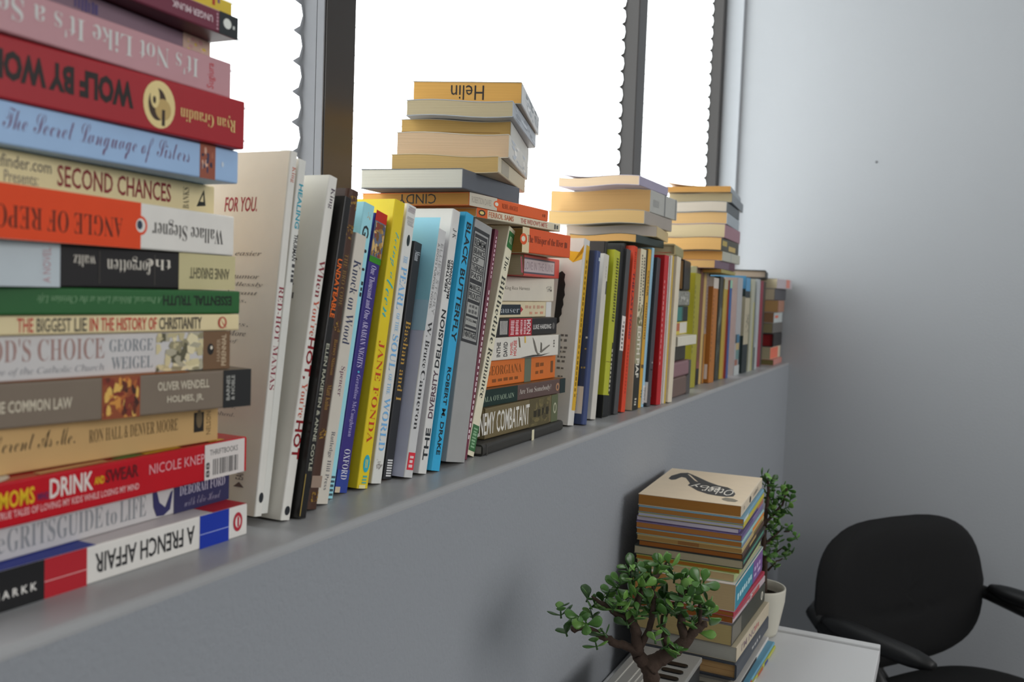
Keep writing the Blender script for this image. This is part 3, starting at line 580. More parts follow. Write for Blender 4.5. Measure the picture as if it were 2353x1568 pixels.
('B15','p',[0.7649, 0.4089, 0.1813, 0.2302, 0.0364],'thick grey paperback with black framed panel of stacked words on its spine','paperbacks standing in the leaning row after the nearest stack','#9a9a98','#8f8f8e','#cfc3ab',[('r', 'S', 0.49, 0.966, 0.12, 1.0, '#2f2f31'), ('r', 'S', 0.502, 0.95, 0.18, 0.96, '#8f8f8e'), ('r', 'S', 0.51, 0.942, 0.22, 0.94, '#2f2f31'), ('r', 'S', 0.892, 0.926, 0.27, 0.92, '#93938f'), ('r', 'S', 0.854, 0.888, 0.27, 0.92, '#93938f'), ('r', 'S', 0.82, 0.85, 0.27, 0.92, '#93938f'), ('r', 'S', 0.788, 0.816, 0.27, 0.92, '#93938f'), ('r', 'S', 0.754, 0.784, 0.27, 0.92, '#93938f'), ('r', 'S', 0.706, 0.736, 0.27, 0.92, '#93938f'), ('r', 'S', 0.668, 0.702, 0.27, 0.92, '#93938f'), ('r', 'S', 0.508, 0.536, 0.27, 0.92, '#93938f'), ('r', 'S', 0.606, 0.654, 0.27, 0.92, '#93938f'), ('r', 'S', 0.544, 0.596, 0.27, 0.92, '#93938f'), ('t', 'S', 0.894, 0.922, 0.29, 0.9, 'REMEM', '#3a3a3c', 'n', 270), ('t', 'S', 0.858, 0.884, 0.29, 0.9, 'BRANCE', '#3a3a3c', 'n', 270), ('t', 'S', 0.824, 0.846, 0.6, 0.9, 'OF', '#3a3a3c', 'n', 270), ('t', 'S', 0.79, 0.814, 0.29, 0.9, 'THINGS', '#3a3a3c', 'n', 270), ('t', 'S', 0.758, 0.78, 0.29, 0.9, 'PAST', '#3a3a3c', 'n', 270), ('t', 'S', 0.71, 0.732, 0.29, 0.9, 'MARCEL', '#3a3a3c', 'n', 270), ('t', 'S', 0.672, 0.698, 0.29, 0.9, 'PROUST', '#3a3a3c', 'n', 270), ('t', 'S', 0.578, 0.588, 0.29, 0.9, 'VOLUME', '#3a3a3c', 'n', 270), ('t', 'S', 0.552, 0.562, 0.29, 0.9, '1', '#3a3a3c', 'n', 270), ('t', 'S', 0.512, 0.534, 0.29, 0.9, 'VINTAGE', '#3a3a3c', 'n', 270), ('g', 'S', 0.636, 0.648, 0.35, 0.85, '#5a5a5a', 3, 1), ('g', 'S', 0.614, 0.628, 0.35, 0.85, '#5a5a5a', 3, 1)],{}),
('B16','p',[0.779, 0.4139, 0.2258, 0.2312, 0.0075],'thin maroon paperback with tiny white spine lettering, beside the thick grey one','paperbacks standing in the leaning row after the nearest stack','#5a2a3a','#66303f','#cfc3ab',[('g', 'S', 0.782, 0.978, 0.35, 0.65, '#c8b0b8', 10, 0), ('g', 'S', 0.084, 0.734, 0.3, 0.7, '#d8c8cc', 26, 0)],{}),
('B17','p',[0.7956, 0.4153, 0.3272, 0.2405, 0.0153],'cream paperback with two green labels, leaning most steeply at the row end','paperbacks standing in the leaning row after the nearest stack','#d6cdb2','#d2ccb4','#cfc3ab',[('t', 'S', 0.806, 0.874, 0.25, 0.75, 'The', '#33352e', 'f', 180), ('t', 'S', 0.478, 0.782, 0.2, 0.8, 'Blithedale', '#33352e', 'f', 180), ('t', 'S', 0.242, 0.46, 0.2, 0.8, 'Romance', '#33352e', 'f', 180), ('r', 'S', 0.908, 0.982, 0.08, 0.92, '#2f6a3c'), ('g', 'S', 0.928, 0.964, 0.25, 0.75, '#a8c4a0', 3, 1), ('r', 'S', 0.02, 0.128, 0.06, 0.94, '#39633e'), ('g', 'S', 0.032, 0.12, 0.2, 0.8, '#7a9c7a', 7, 0)],{}),
('C18','h',[0.801, 0.4084, 1.18, 0.01, 0.2137, 0.12, 0.0118],'thin black hardback with cream spine line, bottom of the stack beyond the cream leaning book','books lying in the stack topped by the handwritten-edge paperback','#2b2b2a','#2f2e2b','#d6d3cc',[('r', 'S', 0.564, 0.594, 0.0, 1.0, '#c6c0a4'), ('r', 'S', 0.038, 0.048, 0.0, 1.0, '#3c3b37')],{}),
('C17','p',[0.828, 0.4209, 1.1922, -0.0349, 0.1777, 0.12, 0.0321],'thick olive paperback with tall white condensed capitals','books lying in the stack topped by the handwritten-edge paperback','#5a5038','#665a3e','#a89a78',[('t', 'S', -0.1, 0.574, 0.14, 0.86, 'ENEMY COMBATANT', '#c9c6be', 'n', 0), ('r', 'S', 0.574, 0.87, 0.0, 1.0, '#524a30'), ('m', 'S', 0.586, 0.87, 0.05, 0.95, ['#5c5436', '#47402a', '#6a603e'], 26), ('g', 'S', 0.63, 0.87, 0.3, 0.62, '#2b2718', 4, 0), ('r', 'S', 0.898, 1.0, 0.0, 1.0, '#545a40'), ('e', 'S', 0.932, 0.98, 0.3, 0.7, '#a8a890'), ('e', 'S', 0.942, 0.97, 0.36, 0.64, '#545a40')],{}),
('C16','p',[0.834, 0.4269, 1.2247, -0.0718, 0.19, 0.12, 0.0174],'dark green and brown paperback with white serif lettering, over the olive book','books lying in the stack topped by the handwritten-edge paperback','#7a5a38','#55433f','#b39a68',[('r', 'S', 0.0, 0.38, 0.0, 1.0, '#152a25'), ('t', 'S', -0.054, 0.34, 0.28, 0.6, "NUALA O'FAOLAIN", '#8a9a86', 'f', 0), ('t', 'S', 0.4, 0.804, 0.3, 0.74, 'Are You Somebody?', '#b8b0a8', 'f', 0), ('e', 'S', 0.868, 0.918, 0.2, 0.75, '#a0785a'), ('e', 'S', 0.88, 0.906, 0.32, 0.62, '#55433f'), ('r', 'S', 0.924, 1.0, 0.0, 1.0, '#1c2a2a')],{}),
('C15','p',[0.833, 0.436, 1.2425, -0.0679, 0.1821, 0.12, 0.0279],'orange paperback with grey-green spine band','books lying in the stack topped by the handwritten-edge paperback','#b55f22','#c0672a','#b39a68',[('r', 'S', 0.576, 0.662, 0.0, 1.0, '#5f6656'), ('t', 'S', 0.12, 0.538, 0.44, 0.8, 'GEORGIANA', '#7a4418', 'f', 0), ('g', 'S', 0.18, 0.516, 0.16, 0.3, '#7a4418', 5, 0), ('g', 'S', 0.72, 0.842, 0.55, 0.75, '#7a4418', 2, 0), ('g', 'S', 0.72, 0.842, 0.25, 0.42, '#7a4418', 2, 0), ('r', 'S', 0.934, 0.966, 0.25, 0.75, '#6a4426')],{}),
('C14','p',[0.84, 0.4327, 1.2708, -0.1021, 0.1689, 0.12, 0.0243],'white paperback with thin twisted branch drawing on its spine','books lying in the stack topped by the handwritten-edge paperback','#bdb8ae','#c5c1b8','#cfc3ab',[('t', 'S', 0.162, 0.208, 0.15, 0.8, 'INTHE', '#3a3a3a', 'b', 90), ('t', 'S', 0.244, 0.292, 0.15, 0.8, 'DAVID', '#3a3a3a', 'b', 90), ('t', 'S', 0.324, 0.356, 0.2, 0.8, 'NOVEL', '#b84a48', 'b', 90), ('t', 'S', 0.366, 0.404, 0.15, 0.85, 'HOUSE', '#b84a48', 'b', 90), ('p', 'S', [(0.422, 1.0), (0.438, 0.95), (0.454, 0.5), (0.438, 0.52)], '#5a4a30'), ('p', 'S', [(0.5, 1.0), (0.516, 1.0), (0.522, 0.7), (0.504, 0.7)], '#c9a84a'), ('p', 'S', [(0.608, 0.95), (0.638, 0.75), (0.684, 0.2), (0.72, 0.14), (0.684, 0.1), (0.648, 0.3), (0.62, 0.7)], '#6a655e'), ('p', 'S', [(0.72, 0.7), (0.738, 0.62), (0.738, 0.25), (0.72, 0.2)], '#57524a'), ('p', 'S', [(0.708, 0.25), (0.842, 0.55), (0.848, 0.5), (0.732, 0.18)], '#6a655e'), ('p', 'S', [(0.454, 0.04), (0.62, 0.12), (0.738, 0.1), (0.86, 0.16), (0.738, 0.04), (0.562, 0.02)], '#3a3836'), ('g', 'S', 0.898, 0.918, 0.4, 0.8, '#6a6660', 3, 1), ('r', 'S', 0.974, 1.0, 0.0, 1.0, '#6a6862')],{}),
('C13','p',[0.846, 0.4352, 1.2955, -0.0688, 0.1688, 0.12, 0.0195],'black and red paperback with white capitals in the middle of the stack','books lying in the stack topped by the handwritten-edge paperback','#262524','#262525','#b9b2a4',[('r', 'S', 0.312, 0.626, 0.0, 1.0, '#98202c'), ('g', 'S', 0.334, 0.386, 0.08, 0.92, '#e0c0c4', 9, 1), ('g', 'S', 0.398, 0.444, 0.08, 0.92, '#e0c0c4', 9, 1), ('g', 'S', 0.462, 0.498, 0.08, 0.92, '#e0c0c4', 9, 1), ('g', 'S', 0.51, 0.546, 0.08, 0.92, '#e0c0c4', 9, 1), ('t', 'S', 0.552, 0.608, 0.08, 0.92, 'NXM', '#e6d0d2', 'b', 90), ('t', 'S', 0.646, 0.912, 0.34, 0.62, 'LUKE HARDING', '#c8c6c2', 'n', 0), ('z', 0.194, 0.294, 0.12, 0.88, '#b8b6b2', 6), ('e', 'S', 0.926, 0.966, 0.3, 0.7, '#5c5a58')],{}),
('C12','p',[0.854, 0.4425, 1.3154, -0.0319, 0.1726, 0.12, 0.0179],'cream paperback with dark name panel and worn pale spine end','books lying in the stack topped by the handwritten-edge paperback','#c0b496','#c7bb9c','#cfc4ac',[('r', 'S', -0.036, 0.524, 0.18, 0.82, '#222c34'), ('t', 'S', 0.186, 0.506, 0.3, 0.66, 'hauser', '#9aa0a4', 'f', 0), ('p', 'S', [(0.524, 0.7), (0.562, 0.5), (0.524, 0.3)], '#a8343a'), ('g', 'S', 0.588, 0.886, 0.54, 0.78, '#b58e78', 5, 0), ('g', 'S', 0.654, 0.9, 0.18, 0.36, '#c08a70', 3, 0), ('r', 'S', 0.914, 1.0, 0.0, 1.0, '#c4c4c2')],{}),
('C11','p',[0.872, 0.4402, 1.3337, -0.0026, 0.1678, 0.12, 0.028],'plain off-white paperback with small grey lettering and grey square stamp','books lying in the stack topped by the handwritten-edge paperback','#bcb6a8','#c2bcae','#cfc3ab',[('t', 'S', 0.184, 0.574, 0.42, 0.6, 'King Rice Harness', '#7a746a', 's', 0), ('m', 'S', 0.852, 0.964, 0.42, 0.68, ['#4a4640', '#a8a49a'], 20)],{}),
('C10','p',[0.8994, 0.4164, 1.3621, 0.1601, 0.163, 0.12, 0.0238],'red framed paperback with pale centre panel, just under the thick orange spined one','books lying in the stack topped by the handwritten-edge paperback','#b0423c','#b8483f','#b0a68c',[('r', 'S', 0.0, 0.852, 0.12, 0.86, '#4a4652'), ('r', 'S', 0.0, 0.838, 0.2, 0.78, '#b0a2a4'), ('p', 'S', [(-0.096, 0.86), (-0.064, 0.86), (-0.022, 0.14), (-0.064, 0.14)], '#a04a58'), ('t', 'S', 0.01, 0.798, 0.3, 0.68, 'LOVE IN THE RUINS', '#8f7f84', 'n', 0)],{}),
('C9','p',[0.884, 0.4044, 1.3862, 0.0215, 0.123, 0.12, 0.0264],'thick orange spined paperback with pale lower edge, sticking out over the white cover','books lying in the stack topped by the handwritten-edge paperback','#c0b18c','#c84e1e','#c9a262',[('r', 'S', -0.148, 0.0, 0.0, 1.0, '#c8b996'), ('e', 'S', -0.194, -0.046, 0.3, 0.75, '#c84e1e'), ('e', 'S', -0.166, -0.084, 0.42, 0.64, '#d8d0b8'), ('t', 'S', -0.036, 0.812, 0.34, 0.72, 'The Whisper of the River', '#5c2410', 'f', 0), ('g', 'S', 0.846, 0.928, 0.4, 0.66, '#5c2410', 2, 0)],{}),
('C8','p',[0.7669, 0.4063, 1.4142, -0.0157, 0.198, 0.12, 0.0088],'thin pale spined paperback with red letters and orange emblem block','books lying in the stack topped by the handwritten-edge paperback','#c4b9a2','#c6bda6','#dba35c',[('r', 'S', 0.0, 0.11, 0.0, 1.0, '#c0561f'), ('e', 'S', 0.018, 0.088, 0.2, 0.85, '#2f2a20'), ('e', 'S', 0.03, 0.074, 0.35, 0.7, '#c9b46a'), ('t', 'S', 0.124, 0.398, 0.2, 0.8, 'FERROL SAMS', '#b06a4c', 'n', 0), ('t', 'S', 0.48, 0.818, 0.2, 0.8, "THE WIDOW'S MITE", '#b06a5c', 'n', 0), ('g', 'S', 0.914, 0.974, 0.2, 0.8, '#4a4a48', 2, 0)],{}),
('C7','p',[0.7486, 0.4046, 1.4233, 0.0051, 0.1857, 0.1185, 0.0122],'orange and grey spined paperback with CINDY written upside down on its page edge','books lying in the stack topped by the handwritten-edge paperback','#c6652c','#cc5622','#dca15a',[('r', 'S', 0.0, 0.31, 0.0, 1.0, '#b7b0a0'), ('t', 'S', 0.024, 0.244, 0.25, 0.75, 'ROBERTSON DAVIES', '#948c80', 'n', 0), ('e', 'S', 0.27, 0.342, 0.25, 0.8, '#cc5622'), ('e', 'S', 0.284, 0.326, 0.38, 0.68, '#d8d0c0'), ('t', 'S', 0.374, 0.572, 0.3, 0.7, 'REBEL ANGELS', '#a2461a', 'n', 0), ('g', 'S', 0.914, 0.966, 0.3, 0.6, '#8a3a14', 2, 0), ('t', 'P', 0.348, 0.7, 0.14, 0.9, 'CINDY', '#2a2622', 'h', 180)],{}),
('C6','p',[0.7223, 0.3977, 1.4359, 0.103, 0.1533, 0.1026, 0.0178],'white paged paperback with dark slate spine beneath the tan block stack','books lying in the stack topped by the handwritten-edge paperback','#50545a','#51555c','#cbc9bf',[],{}),
('C5','p',[0.7583, 0.3806, 1.4541, 0.2908, 0.172, 0.102, 0.0152],'tan paged paperback turned askew just above the white paged one','books lying in the stack topped by the handwritten-edge paperback','#a89a7e','#b0a68e','#c2a36c',[('r', 'S', 0.1, 0.35, 0.1, 0.9, '#8f8878')],{'bend': -0.0011}),
('C4','p',[0.7741, 0.3779, 1.4697, 0.3281, 0.1703, 0.1075, 0.0219],'beige paged thick paperback with scuffed grey spine, fourth from top of its stack','books lying in the stack topped by the handwritten-edge paperback','#a8a296','#aaa8a2','#c9ae90',[('m', 'S', 0.1, 0.9, 0.1, 0.9, ['#8f959c', '#c4c2be', '#9aa0a8'], 18)],{'bend': -0.0011}),
('C3','p',[0.7946, 0.3867, 1.4921, 0.3298, 0.17, 0.1074, 0.0156],'darker tan paperback with parted pages, third from top of its stack','books lying in the stack topped by the handwritten-edge paperback','#9a9488','#a4a29c','#be9c60',[('r', 'P', 0.0, 1.0, 0.1, 0.14, '#7a5a30'), ('r', 'P', 0.0, 0.9, 0.24, 0.27, '#7a5a30')],{'bend': -0.0011}),
('C2','p',[0.7781, 0.3771, 1.5081, 0.3073, 0.1848, 0.1026, 0.015],'greyish cream paged paperback just under the topmost handwritten one','books lying in the stack topped by the handwritten-edge paperback','#8f949c','#8e949c','#b5a789',[('m', 'S', 0.05, 0.95, 0.1, 0.9, ['#a8aeb6', '#767c86'], 14)],{'bend': -0.0011}),
('C1','p',[0.7956, 0.3771, 1.5235, 0.3255, 0.1757, 0.1056, 0.0204],'tan paperback with name handwritten upside down on its page edge, topmost of its stack','books lying in the stack topped by the handwritten-edge paperback','#8e8678','#a8aaac','#cf9f58',[('m', 'S', 0.2, 0.95, 0.1, 0.95, ['#8e949a', '#c2c4c6', '#6e747a'], 20), ('t', 'P', 0.35, 0.654, 0.16, 0.84, 'Helin', '#2a2420', 'h', 180)],{}),
('D1','p',[1.0573, 0.4133, 0.1372, 0.2334, 0.0191],'white paperback with yellow spine stripe and yellow and black cover patches','books standing in the middle row on the ledge','#c2beb8','#c0beba','#cfc3ab',[('r', 'S', 0.08, 0.97, 0.0, 0.62, '#c0982a'), ('g', 'S', 0.15, 0.9, 0.2, 0.45, '#7a5c14', 26, 0), ('p', 'N', [(0.86, 0.884), (0.83, 0.936), (0.88, 0.928), (1.0, 0.924), (1.0, 0.966), (0.99, 0.886), (0.9, 0.868)], '#d8a41e'), ('p', 'N', [(0.77, 0.81), (0.8, 0.82), (0.835, 0.802), (0.83, 0.772), (0.845, 0.748), (0.84, 0.718), (0.85, 0.69), (0.835, 0.666), (0.845, 0.638), (0.83, 0.614), (0.835, 0.586), (0.815, 0.568), (0.82, 0.544), (0.79, 0.53), (0.76, 0.526)], '#1e1d1e'), ('g', 'N', 0.84, 0.93, 0.466, 0.48, '#6a6662', 2, 0), ('g', 'N', 0.84, 0.92, 0.44, 0.454, '#6a6662', 2, 0), ('g', 'N', 0.84, 0.93, 0.4, 0.414, '#6a6662', 2, 0), ('g', 'N', 0.83, 0.92, 0.38, 0.392, '#6a6662', 2, 0), ('g', 'N', 0.83, 0.92, 0.352, 0.364, '#6a6662', 3, 0), ('g', 'N', 0.83, 0.92, 0.328, 0.342, '#6a6662', 2, 0), ('g', 'N', 0.83, 0.92, 0.292, 0.304, '#6a6662', 2, 0), ('g', 'N', 0.85, 0.91, 0.25, 0.26, '#6a6662', 2, 0)],{}),
('D2','h',[1.0761, 0.4022, 0.1186, 0.2195, 0.0142],'navy blue hardback with pale barcode sticker near its foot','books standing in the middle row on the ledge','#313d5c','#35426a','#cfc3ab',[('s', 'N', 0.83, 0.975, 0.06, 0.216), ('g', 'N', 0.95, 0.99, 0.49, 0.502, '#b8bcc4', 1, 0), ('g', 'N', 0.95, 0.985, 0.426, 0.436, '#9a8a5a', 1, 0), ('g', 'N', 0.93, 0.98, 0.318, 0.33, '#9a8a5a', 2, 0), ('r', 'S', 0.944, 0.964, 0.2, 0.6, '#a8b0b8')],{}),
('D3','p',[1.128, 0.4104, 0.1264, 0.2179, 0.018],'slim greyish white paperback between the navy and lime books','books standing in the middle row on the ledge','#bdb9b1','#bab6ae','#cfc3ab',[('g', 'S', 0.854, 0.934, 0.4, 0.5, '#8a8680', 4, 0), ('r', 'S', 0.76, 0.84, 0.05, 0.25, '#3a3a38')],{}),
('D3b','h',[1.138, 0.4168, 0.1264, 0.2364, 0.009],'tall black hardback rising behind the lime green book','books standing in the middle row on the ledge','#2b2725','#1f1d1d','#cfc3ab',[],{}),
('D4','p',[1.1654, 0.407, 0.11, 0.2239, 0.0231],'lime green paperback with black band at its foot','books standing in the middle row on the ledge','#a9ab26','#a2a52c','#cfc3ab',[('g', 'S', 0.57, 0.964, 0.15, 0.6, '#4a4c14', 22, 0), ('r', 'S', 0.0, 0.128, 0.0, 1.0, '#1c1d1d'), ('r', 'S', 0.326, 0.33, 0.0, 1.0, '#6a5a14'), ('r', 'N', 0.0, 1.0, -0.058, 0.128, '#1c1d1d'), ('r', 'S', 0.136, 0.446, 0.0, 0.22, '#2a2a1c'), ('g', 'S', 0.15, 0.412, 0.02, 0.2, '#b8b49a', 10, 0)],{}),
('D5','p',[1.1797, 0.4071, 0.1169, 0.2325, 0.0135],'black paperback immediately beyond the lime green one','books standing in the middle row on the ledge','#181818','#1c1c1c','#cfc3ab',[],{}),
('D6','p',[1.1975, 0.4034, 0.1196, 0.2281, 0.0165],'charcoal paperback with pale sticker halfway up its spine','books standing in the middle row on the ledge','#3a3a3b','#414142','#cfc3ab',[('s', 'S', 0.384, 0.594, 0.05, 0.95)],{}),
('D5a','p',[1.2072, 0.4138, 0.115, 0.2378, 0.008],'black paperback half hidden between the charcoal and orange-red books','books standing in the middle row on the ledge','#1b1f1c','#222422','#cfc3ab',[],{}),
('D7','p',[1.2247, 0.4022, 0.1107, 0.2339, 0.016],'orange-red paperback with dark spine capitals','books standing in the middle row on the ledge','#c8442a','#c43d20','#cfc3ab',[('g', 'S', 0.864, 0.97, 0.3, 0.7, '#8a2414', 8, 0), ('t', 'S', 0.742, 0.846, 0.25, 0.75, 'THE', '#4a2432', 'b', 180), ('t', 'S', 0.6, 0.732, 0.25, 0.75, 'LAST', '#4a2432', 'b', 180), ('t', 'S', 0.438, 0.59, 0.25, 0.75, 'STAND', '#4a2a4a', 'b', 180), ('g', 'S', 0.11, 0.412, 0.35, 0.65, '#9a2c16', 14, 0)],{}),
('D8','p',[1.264, 0.397, 0.0518, 0.2302, 0.0245],'cream paperback with photo patch, white letters and dark spine foot','books standing in the middle row on the ledge','#c0b596','#c4bba0','#cfc3ab',[('g', 'S', 0.658, 0.968, 0.6, 0.8, '#4a463a', 18, 0), ('g', 'S', 0.712, 0.96, 0.15, 0.4, '#4a463a', 12, 0), ('m', 'S', 0.516, 0.658, 0.0, 1.0, ['#8a8258', '#6e6a48', '#a09a74', '#5a5a44'], 30), ('r', 'S', 0.288, 0.516, 0.0, 1.0, '#8f8a6e'), ('r', 'S', 0.0, 0.288, 0.0, 1.0, '#23241f'), ('t', 'S', 0.202, 0.522, 0.2, 0.8, 'EDITH PIAF', '#d0ccc0', 'b', 180), ('g', 'S', 0.028, 0.078, 0.3, 0.7, '#b8b4a8', 3, 0)],{}),
('D8b','p',[1.2725, 0.3984, 0.065, 0.2308, 0.0075],'thin black paperback squeezed between the cream and gold books','books standing in the middle row on the ledge','#20201c','#242420','#cfc3ab',[],{}),
('D9','p',[1.2875, 0.399, 0.0856, 0.2326, 0.0138],'gold paperback with brown spine capitals','books standing in the middle row on the ledge','#b58a2e','#bf912c','#cfc3ab',[('t', 'S', 0.702, 0.866, 0.2, 0.8, 'COLOR', '#6b4a14', 'b', 180), ('g', 'S', 0.432, 0.666, 0.3, 0.7, '#6b4a14', 14, 0), ('r', 'S', 0.25, 0.272, 0.1, 0.9, '#5a4420'), ('g', 'S', 0.062, 0.12, 0.1, 0.4, '#3a2c14', 3, 0)],{}),
('D10','p',[1.2985, 0.3985, 0.093, 0.2357, 0.01],'slim light blue paperback with small white tag at its foot','books standing in the middle row on the ledge','#9cc8dc','#8fb6cc','#cfc3ab',[('r', 'S', 0.02, 0.136, 0.05, 0.95, '#c4c4c4'), ('g', 'S', 0.016, 0.124, 0.4, 0.6, '#3a4048', 9, 0), ('m', 'S', 0.152, 0.918, 0.3, 0.7, ['#7ea6bc', '#a8c4d4'], 20)],{}),
('D11','p',[1.316, 0.3933, 0.1009, 0.2214, 0.0165],'dark grey paperback in front of the red book','books standing in the middle row on the ledge','#2c2d30','#404146','#cfc3ab',[('r', 'S', 0.0, 1.0, 0.3, 0.6, '#4a4b50'), ('e', 'S', 0.286, 0.3, 0.3, 0.5, '#a8a8a8'), ('r', 'S', 0.24, 0.25, 0.2, 0.8, '#1c1c1e'), ('s', 'N', 0.93, 0.995, 0.022, 0.16)],{}),
('D12','p',[1.3509, 0.3872, 0.0527, 0.2258, 0.0237],'bright red paperback with white sticker near its foot','books standing in the middle row on the ledge','#a2161b','#a81a1f','#cfc3ab',[('s', 'N', 0.84, 0.93, 0.05, 0.188), ('g', 'S', 0.264, 0.846, 0.75, 0.9, '#d8a0a0', 16, 0), ('r', 'S', 0.0, 1.0, 0.0, 0.14, '#c4bdbb')],{}),
('D13','p',[1.367, 0.3847, 0.0553, 0.2267, 0.0153],'white paperback with gold spine stripe between the red and cream books','books standing in the middle row on the ledge','#c4beb6','#bcb6ae','#cfc3ab',[('r', 'S', 0.0, 1.0, 0.05, 0.6, '#b89a3c')],{}),
('D14','p',[1.391, 0.3812, 0.0741, 0.2258, 0.022],'plain cream-white paperback ending the middle row','books standing in the middle row on the ledge','#c4b9a6','#c6bca8','#c0964e',[],{}),
('E6','h',[1.3919, 0.3864, 1.4078, 0.1837, 0.1516, 0.1064, 0.0185],'cream edged book with olive spine and red scrawl, lying on the cream-white standing one','books lying on top of the middle row','#c9bb92','#8c8862','#cfc3a2',[('m', 'P', 0.0, 0.95, 0.05, 0.3, ['#b0604a', '#c98a70', '#cfc3a2', '#cfc3a2'], 24)],{'k': 1.3}),
('E5','p',[1.2281, 0.3978, 1.418, 0.032, 0.1527, 0.099, 0.0116],'thin tan paged book with dark green spine, bottom of the pile on the middle row','books lying on top of the middle row','#2f3b33','#27332f','#d9ab6c',[],{'k': 1.3, 'bend': 0.0017}),
('E4','p',[1.2953, 0.3884, 1.43, 0.1672, 0.1436, 0.1355, 0.016],'white paged paperback with tan spine, second from bottom of the pile on the middle row','books lying on top of the middle row','#b8a478','#b3a076','#d9cdc2',[],{'k': 1.3, 'bend': 0.0017}),
('E3','p',[1.2577, 0.3966, 1.4464, 0.0405, 0.1653, 0.1461, 0.0191],'tan paged paperback with grey spine under the thickest book of the middle pile','books lying on top of the middle row','#9a948a','#958d85','#d9b67e',[],{'k': 1.3, 'bend': 0.0017}),
('E2','p',[1.2885, 0.3983, 1.4658, 0.0226, 0.1551, 0.1559, 0.0326],'thickest tan block of the middle pile, pale grey spine with dark bands','books lying on top of the middle row','#a8a69e','#a3a39e','#deb47a',[('r', 'S', 0.5, 0.54, 0.0, 1.0, '#707070'), ('r', 'S', 0.93, 0.96, 0.0, 1.0, '#6a6a68'), ('r', 'S', 0.1, 0.3, 0.3, 0.6, '#8f8f8c')],{'k': 1.3, 'bend': 0.0017}),
('E1','p',[1.2382, 0.4002, 1.4988, 0.0019, 0.1454, 0.1228, 0.0135],'beige paged paperback with lavender spine, topmost of the middle pile','books lying on top of the middle row','#a49eae','#958fa4','#e0c7a8',[],{'curl': 0.006, 'k': 1.3, 'bend': 0.0017}),
('F9','p',[1.6943, 0.3825, 1.3905, 0.0763, 0.1937, 0.12, 0.0072],'tan paged paperback with olive yellow spine, bottom of the far pile','books lying in the far pile under the window corner','#8f8440','#958a46','#dba75e',[],{'k': 1.3}),
('F8','p',[1.6604, 0.3869, 1.3981, 0.0299, 0.1972, 0.12, 0.015],'tan paged paperback with purple spine, second from bottom of the far pile','books lying in the far pile under the window corner','#6a5060','#66505f','#d9b076',[('r', 'S', 0.7, 1.0, 0.0, 1.0, '#522c3e')],{'k': 1.3}),
('F7','p',[1.7115, 0.3854, 1.4135, 0.0443, 0.1997, 0.12, 0.0183],'orange tan paperback with pale grey spine jutting from the far pile','books lying in the far pile under the window corner','#a8a898','#a6a698','#dba45c',[('r', 'S', 0.45, 0.48, 0.0, 1.0, '#8a8e92')],{'k': 1.3, 'bend': 0.001}),
('F6','p',[1.6976, 0.3853, 1.4322, 0.0468, 0.1965, 0.12, 0.0238],'tan paged paperback with black and yellow spine in the far pile','books lying in the far pile under the window corner','#4a4636','#3e3c30','#dcb070',[('r', 'S', 0.05, 0.3, 0.4, 0.8, '#a8944a'), ('r', 'S', 0.4, 0.8, 0.1, 0.5, '#b39a5a')],{'k': 1.3, 'bend': 0.001}),
('F5','p',[1.7096, 0.3826, 1.4564, 0.0693, 0.2053, 0.12, 0.0252],'cream paged thick paperback with dusty pink spine in the far pile','books lying in the far pile under the window corner','#8a6470','#8d6671','#cfbd98',[],{'k': 1.3, 'bend': 0.001}),
('F4','p',[1.7113, 0.3805, 1.482, 0.0943, 0.1986, 0.12, 0.0218],'tan paged paperback with blue-grey spine, fourth from top of the far pile','books lying in the far pile under the window corner','#9aa2a8','#949da4','#d3ad78',[],{'k': 1.3, 'bend': 0.001}),
('F3','p',[1.7084, 0.3812, 1.5042, 0.0885, 0.196, 0.12, 0.0191],'off-white paged paperback with dark spine edge, third from top of the far pile','books lying in the far pile under the window corner','#6a7074','#4a5054','#c6bcae',[],{'k': 1.3, 'bend': 0.001}),
('F2','p',[1.7337, 0.3775, 1.5238, 0.1082, 0.2194, 0.1191, 0.0177],'cream paged paperback, second from top of the far pile','books lying in the far pile under the window corner','#6f7478','#71777c','#cabb98',[],{'k': 1.3, 'bend': 0.001}),
('F1','p',[1.7164, 0.3774, 1.5419, 0.1153, 0.2114, 0.1195, 0.0105],'brown paged paperback with lifted cover, topmost of the far pile','books lying in the far pile under the window corner','#b08a56','#868e94','#bf8f52',[],{'curl': 0.008, 'k': 1.3}),
('V1','p',[1.6468, 0.4101, 0.0406, 0.2063, 0.038],'olive yellow paperback, first of the far standing row','books standing in the far row by the corner wall','#98922a','#918a2c','#cfc3ab',[('g', 'S', 0.3, 0.9, 0.85, 0.97, '#5a5620', 14, 0)],{}),
('V1b','p',[1.672, 0.418, 0.045, 0.2197, 0.0235],'grey and brown paperback rising behind the olive yellow one','books standing in the far row by the corner wall','#7a7a60','#6a5a4c','#cfc3ab',[('r', 'N', 0.9, 1.0, 0.0, 0.8, '#8a8a76'), ('m', 'N', 0.4, 0.95, 0.936, 1.002, ['#4a4a38', '#a8a88c', '#6a3a34'], 14)],{}),
('V2','p',[1.696, 0.4164, 0.0472, 0.2181, 0.0225],'thin red-brown paperback with black foot, next to the olive yellow one','books standing in the far row by the corner wall','#6e4a38','#6a4436','#cfc3ab',[('r', 'S', 0.0, 0.14, 0.0, 1.0, '#232224'), ('r', 'S', 0.14, 0.2, 0.0, 1.0, '#7a4a44')],{}),
('V3','p',[1.714, 0.4158, 0.05, 0.2108, 0.0165],'slim tan paperback in the far standing row','books standing in the far row by the corner wall','#b08f56','#b59a62','#cfc3ab',[],{}),
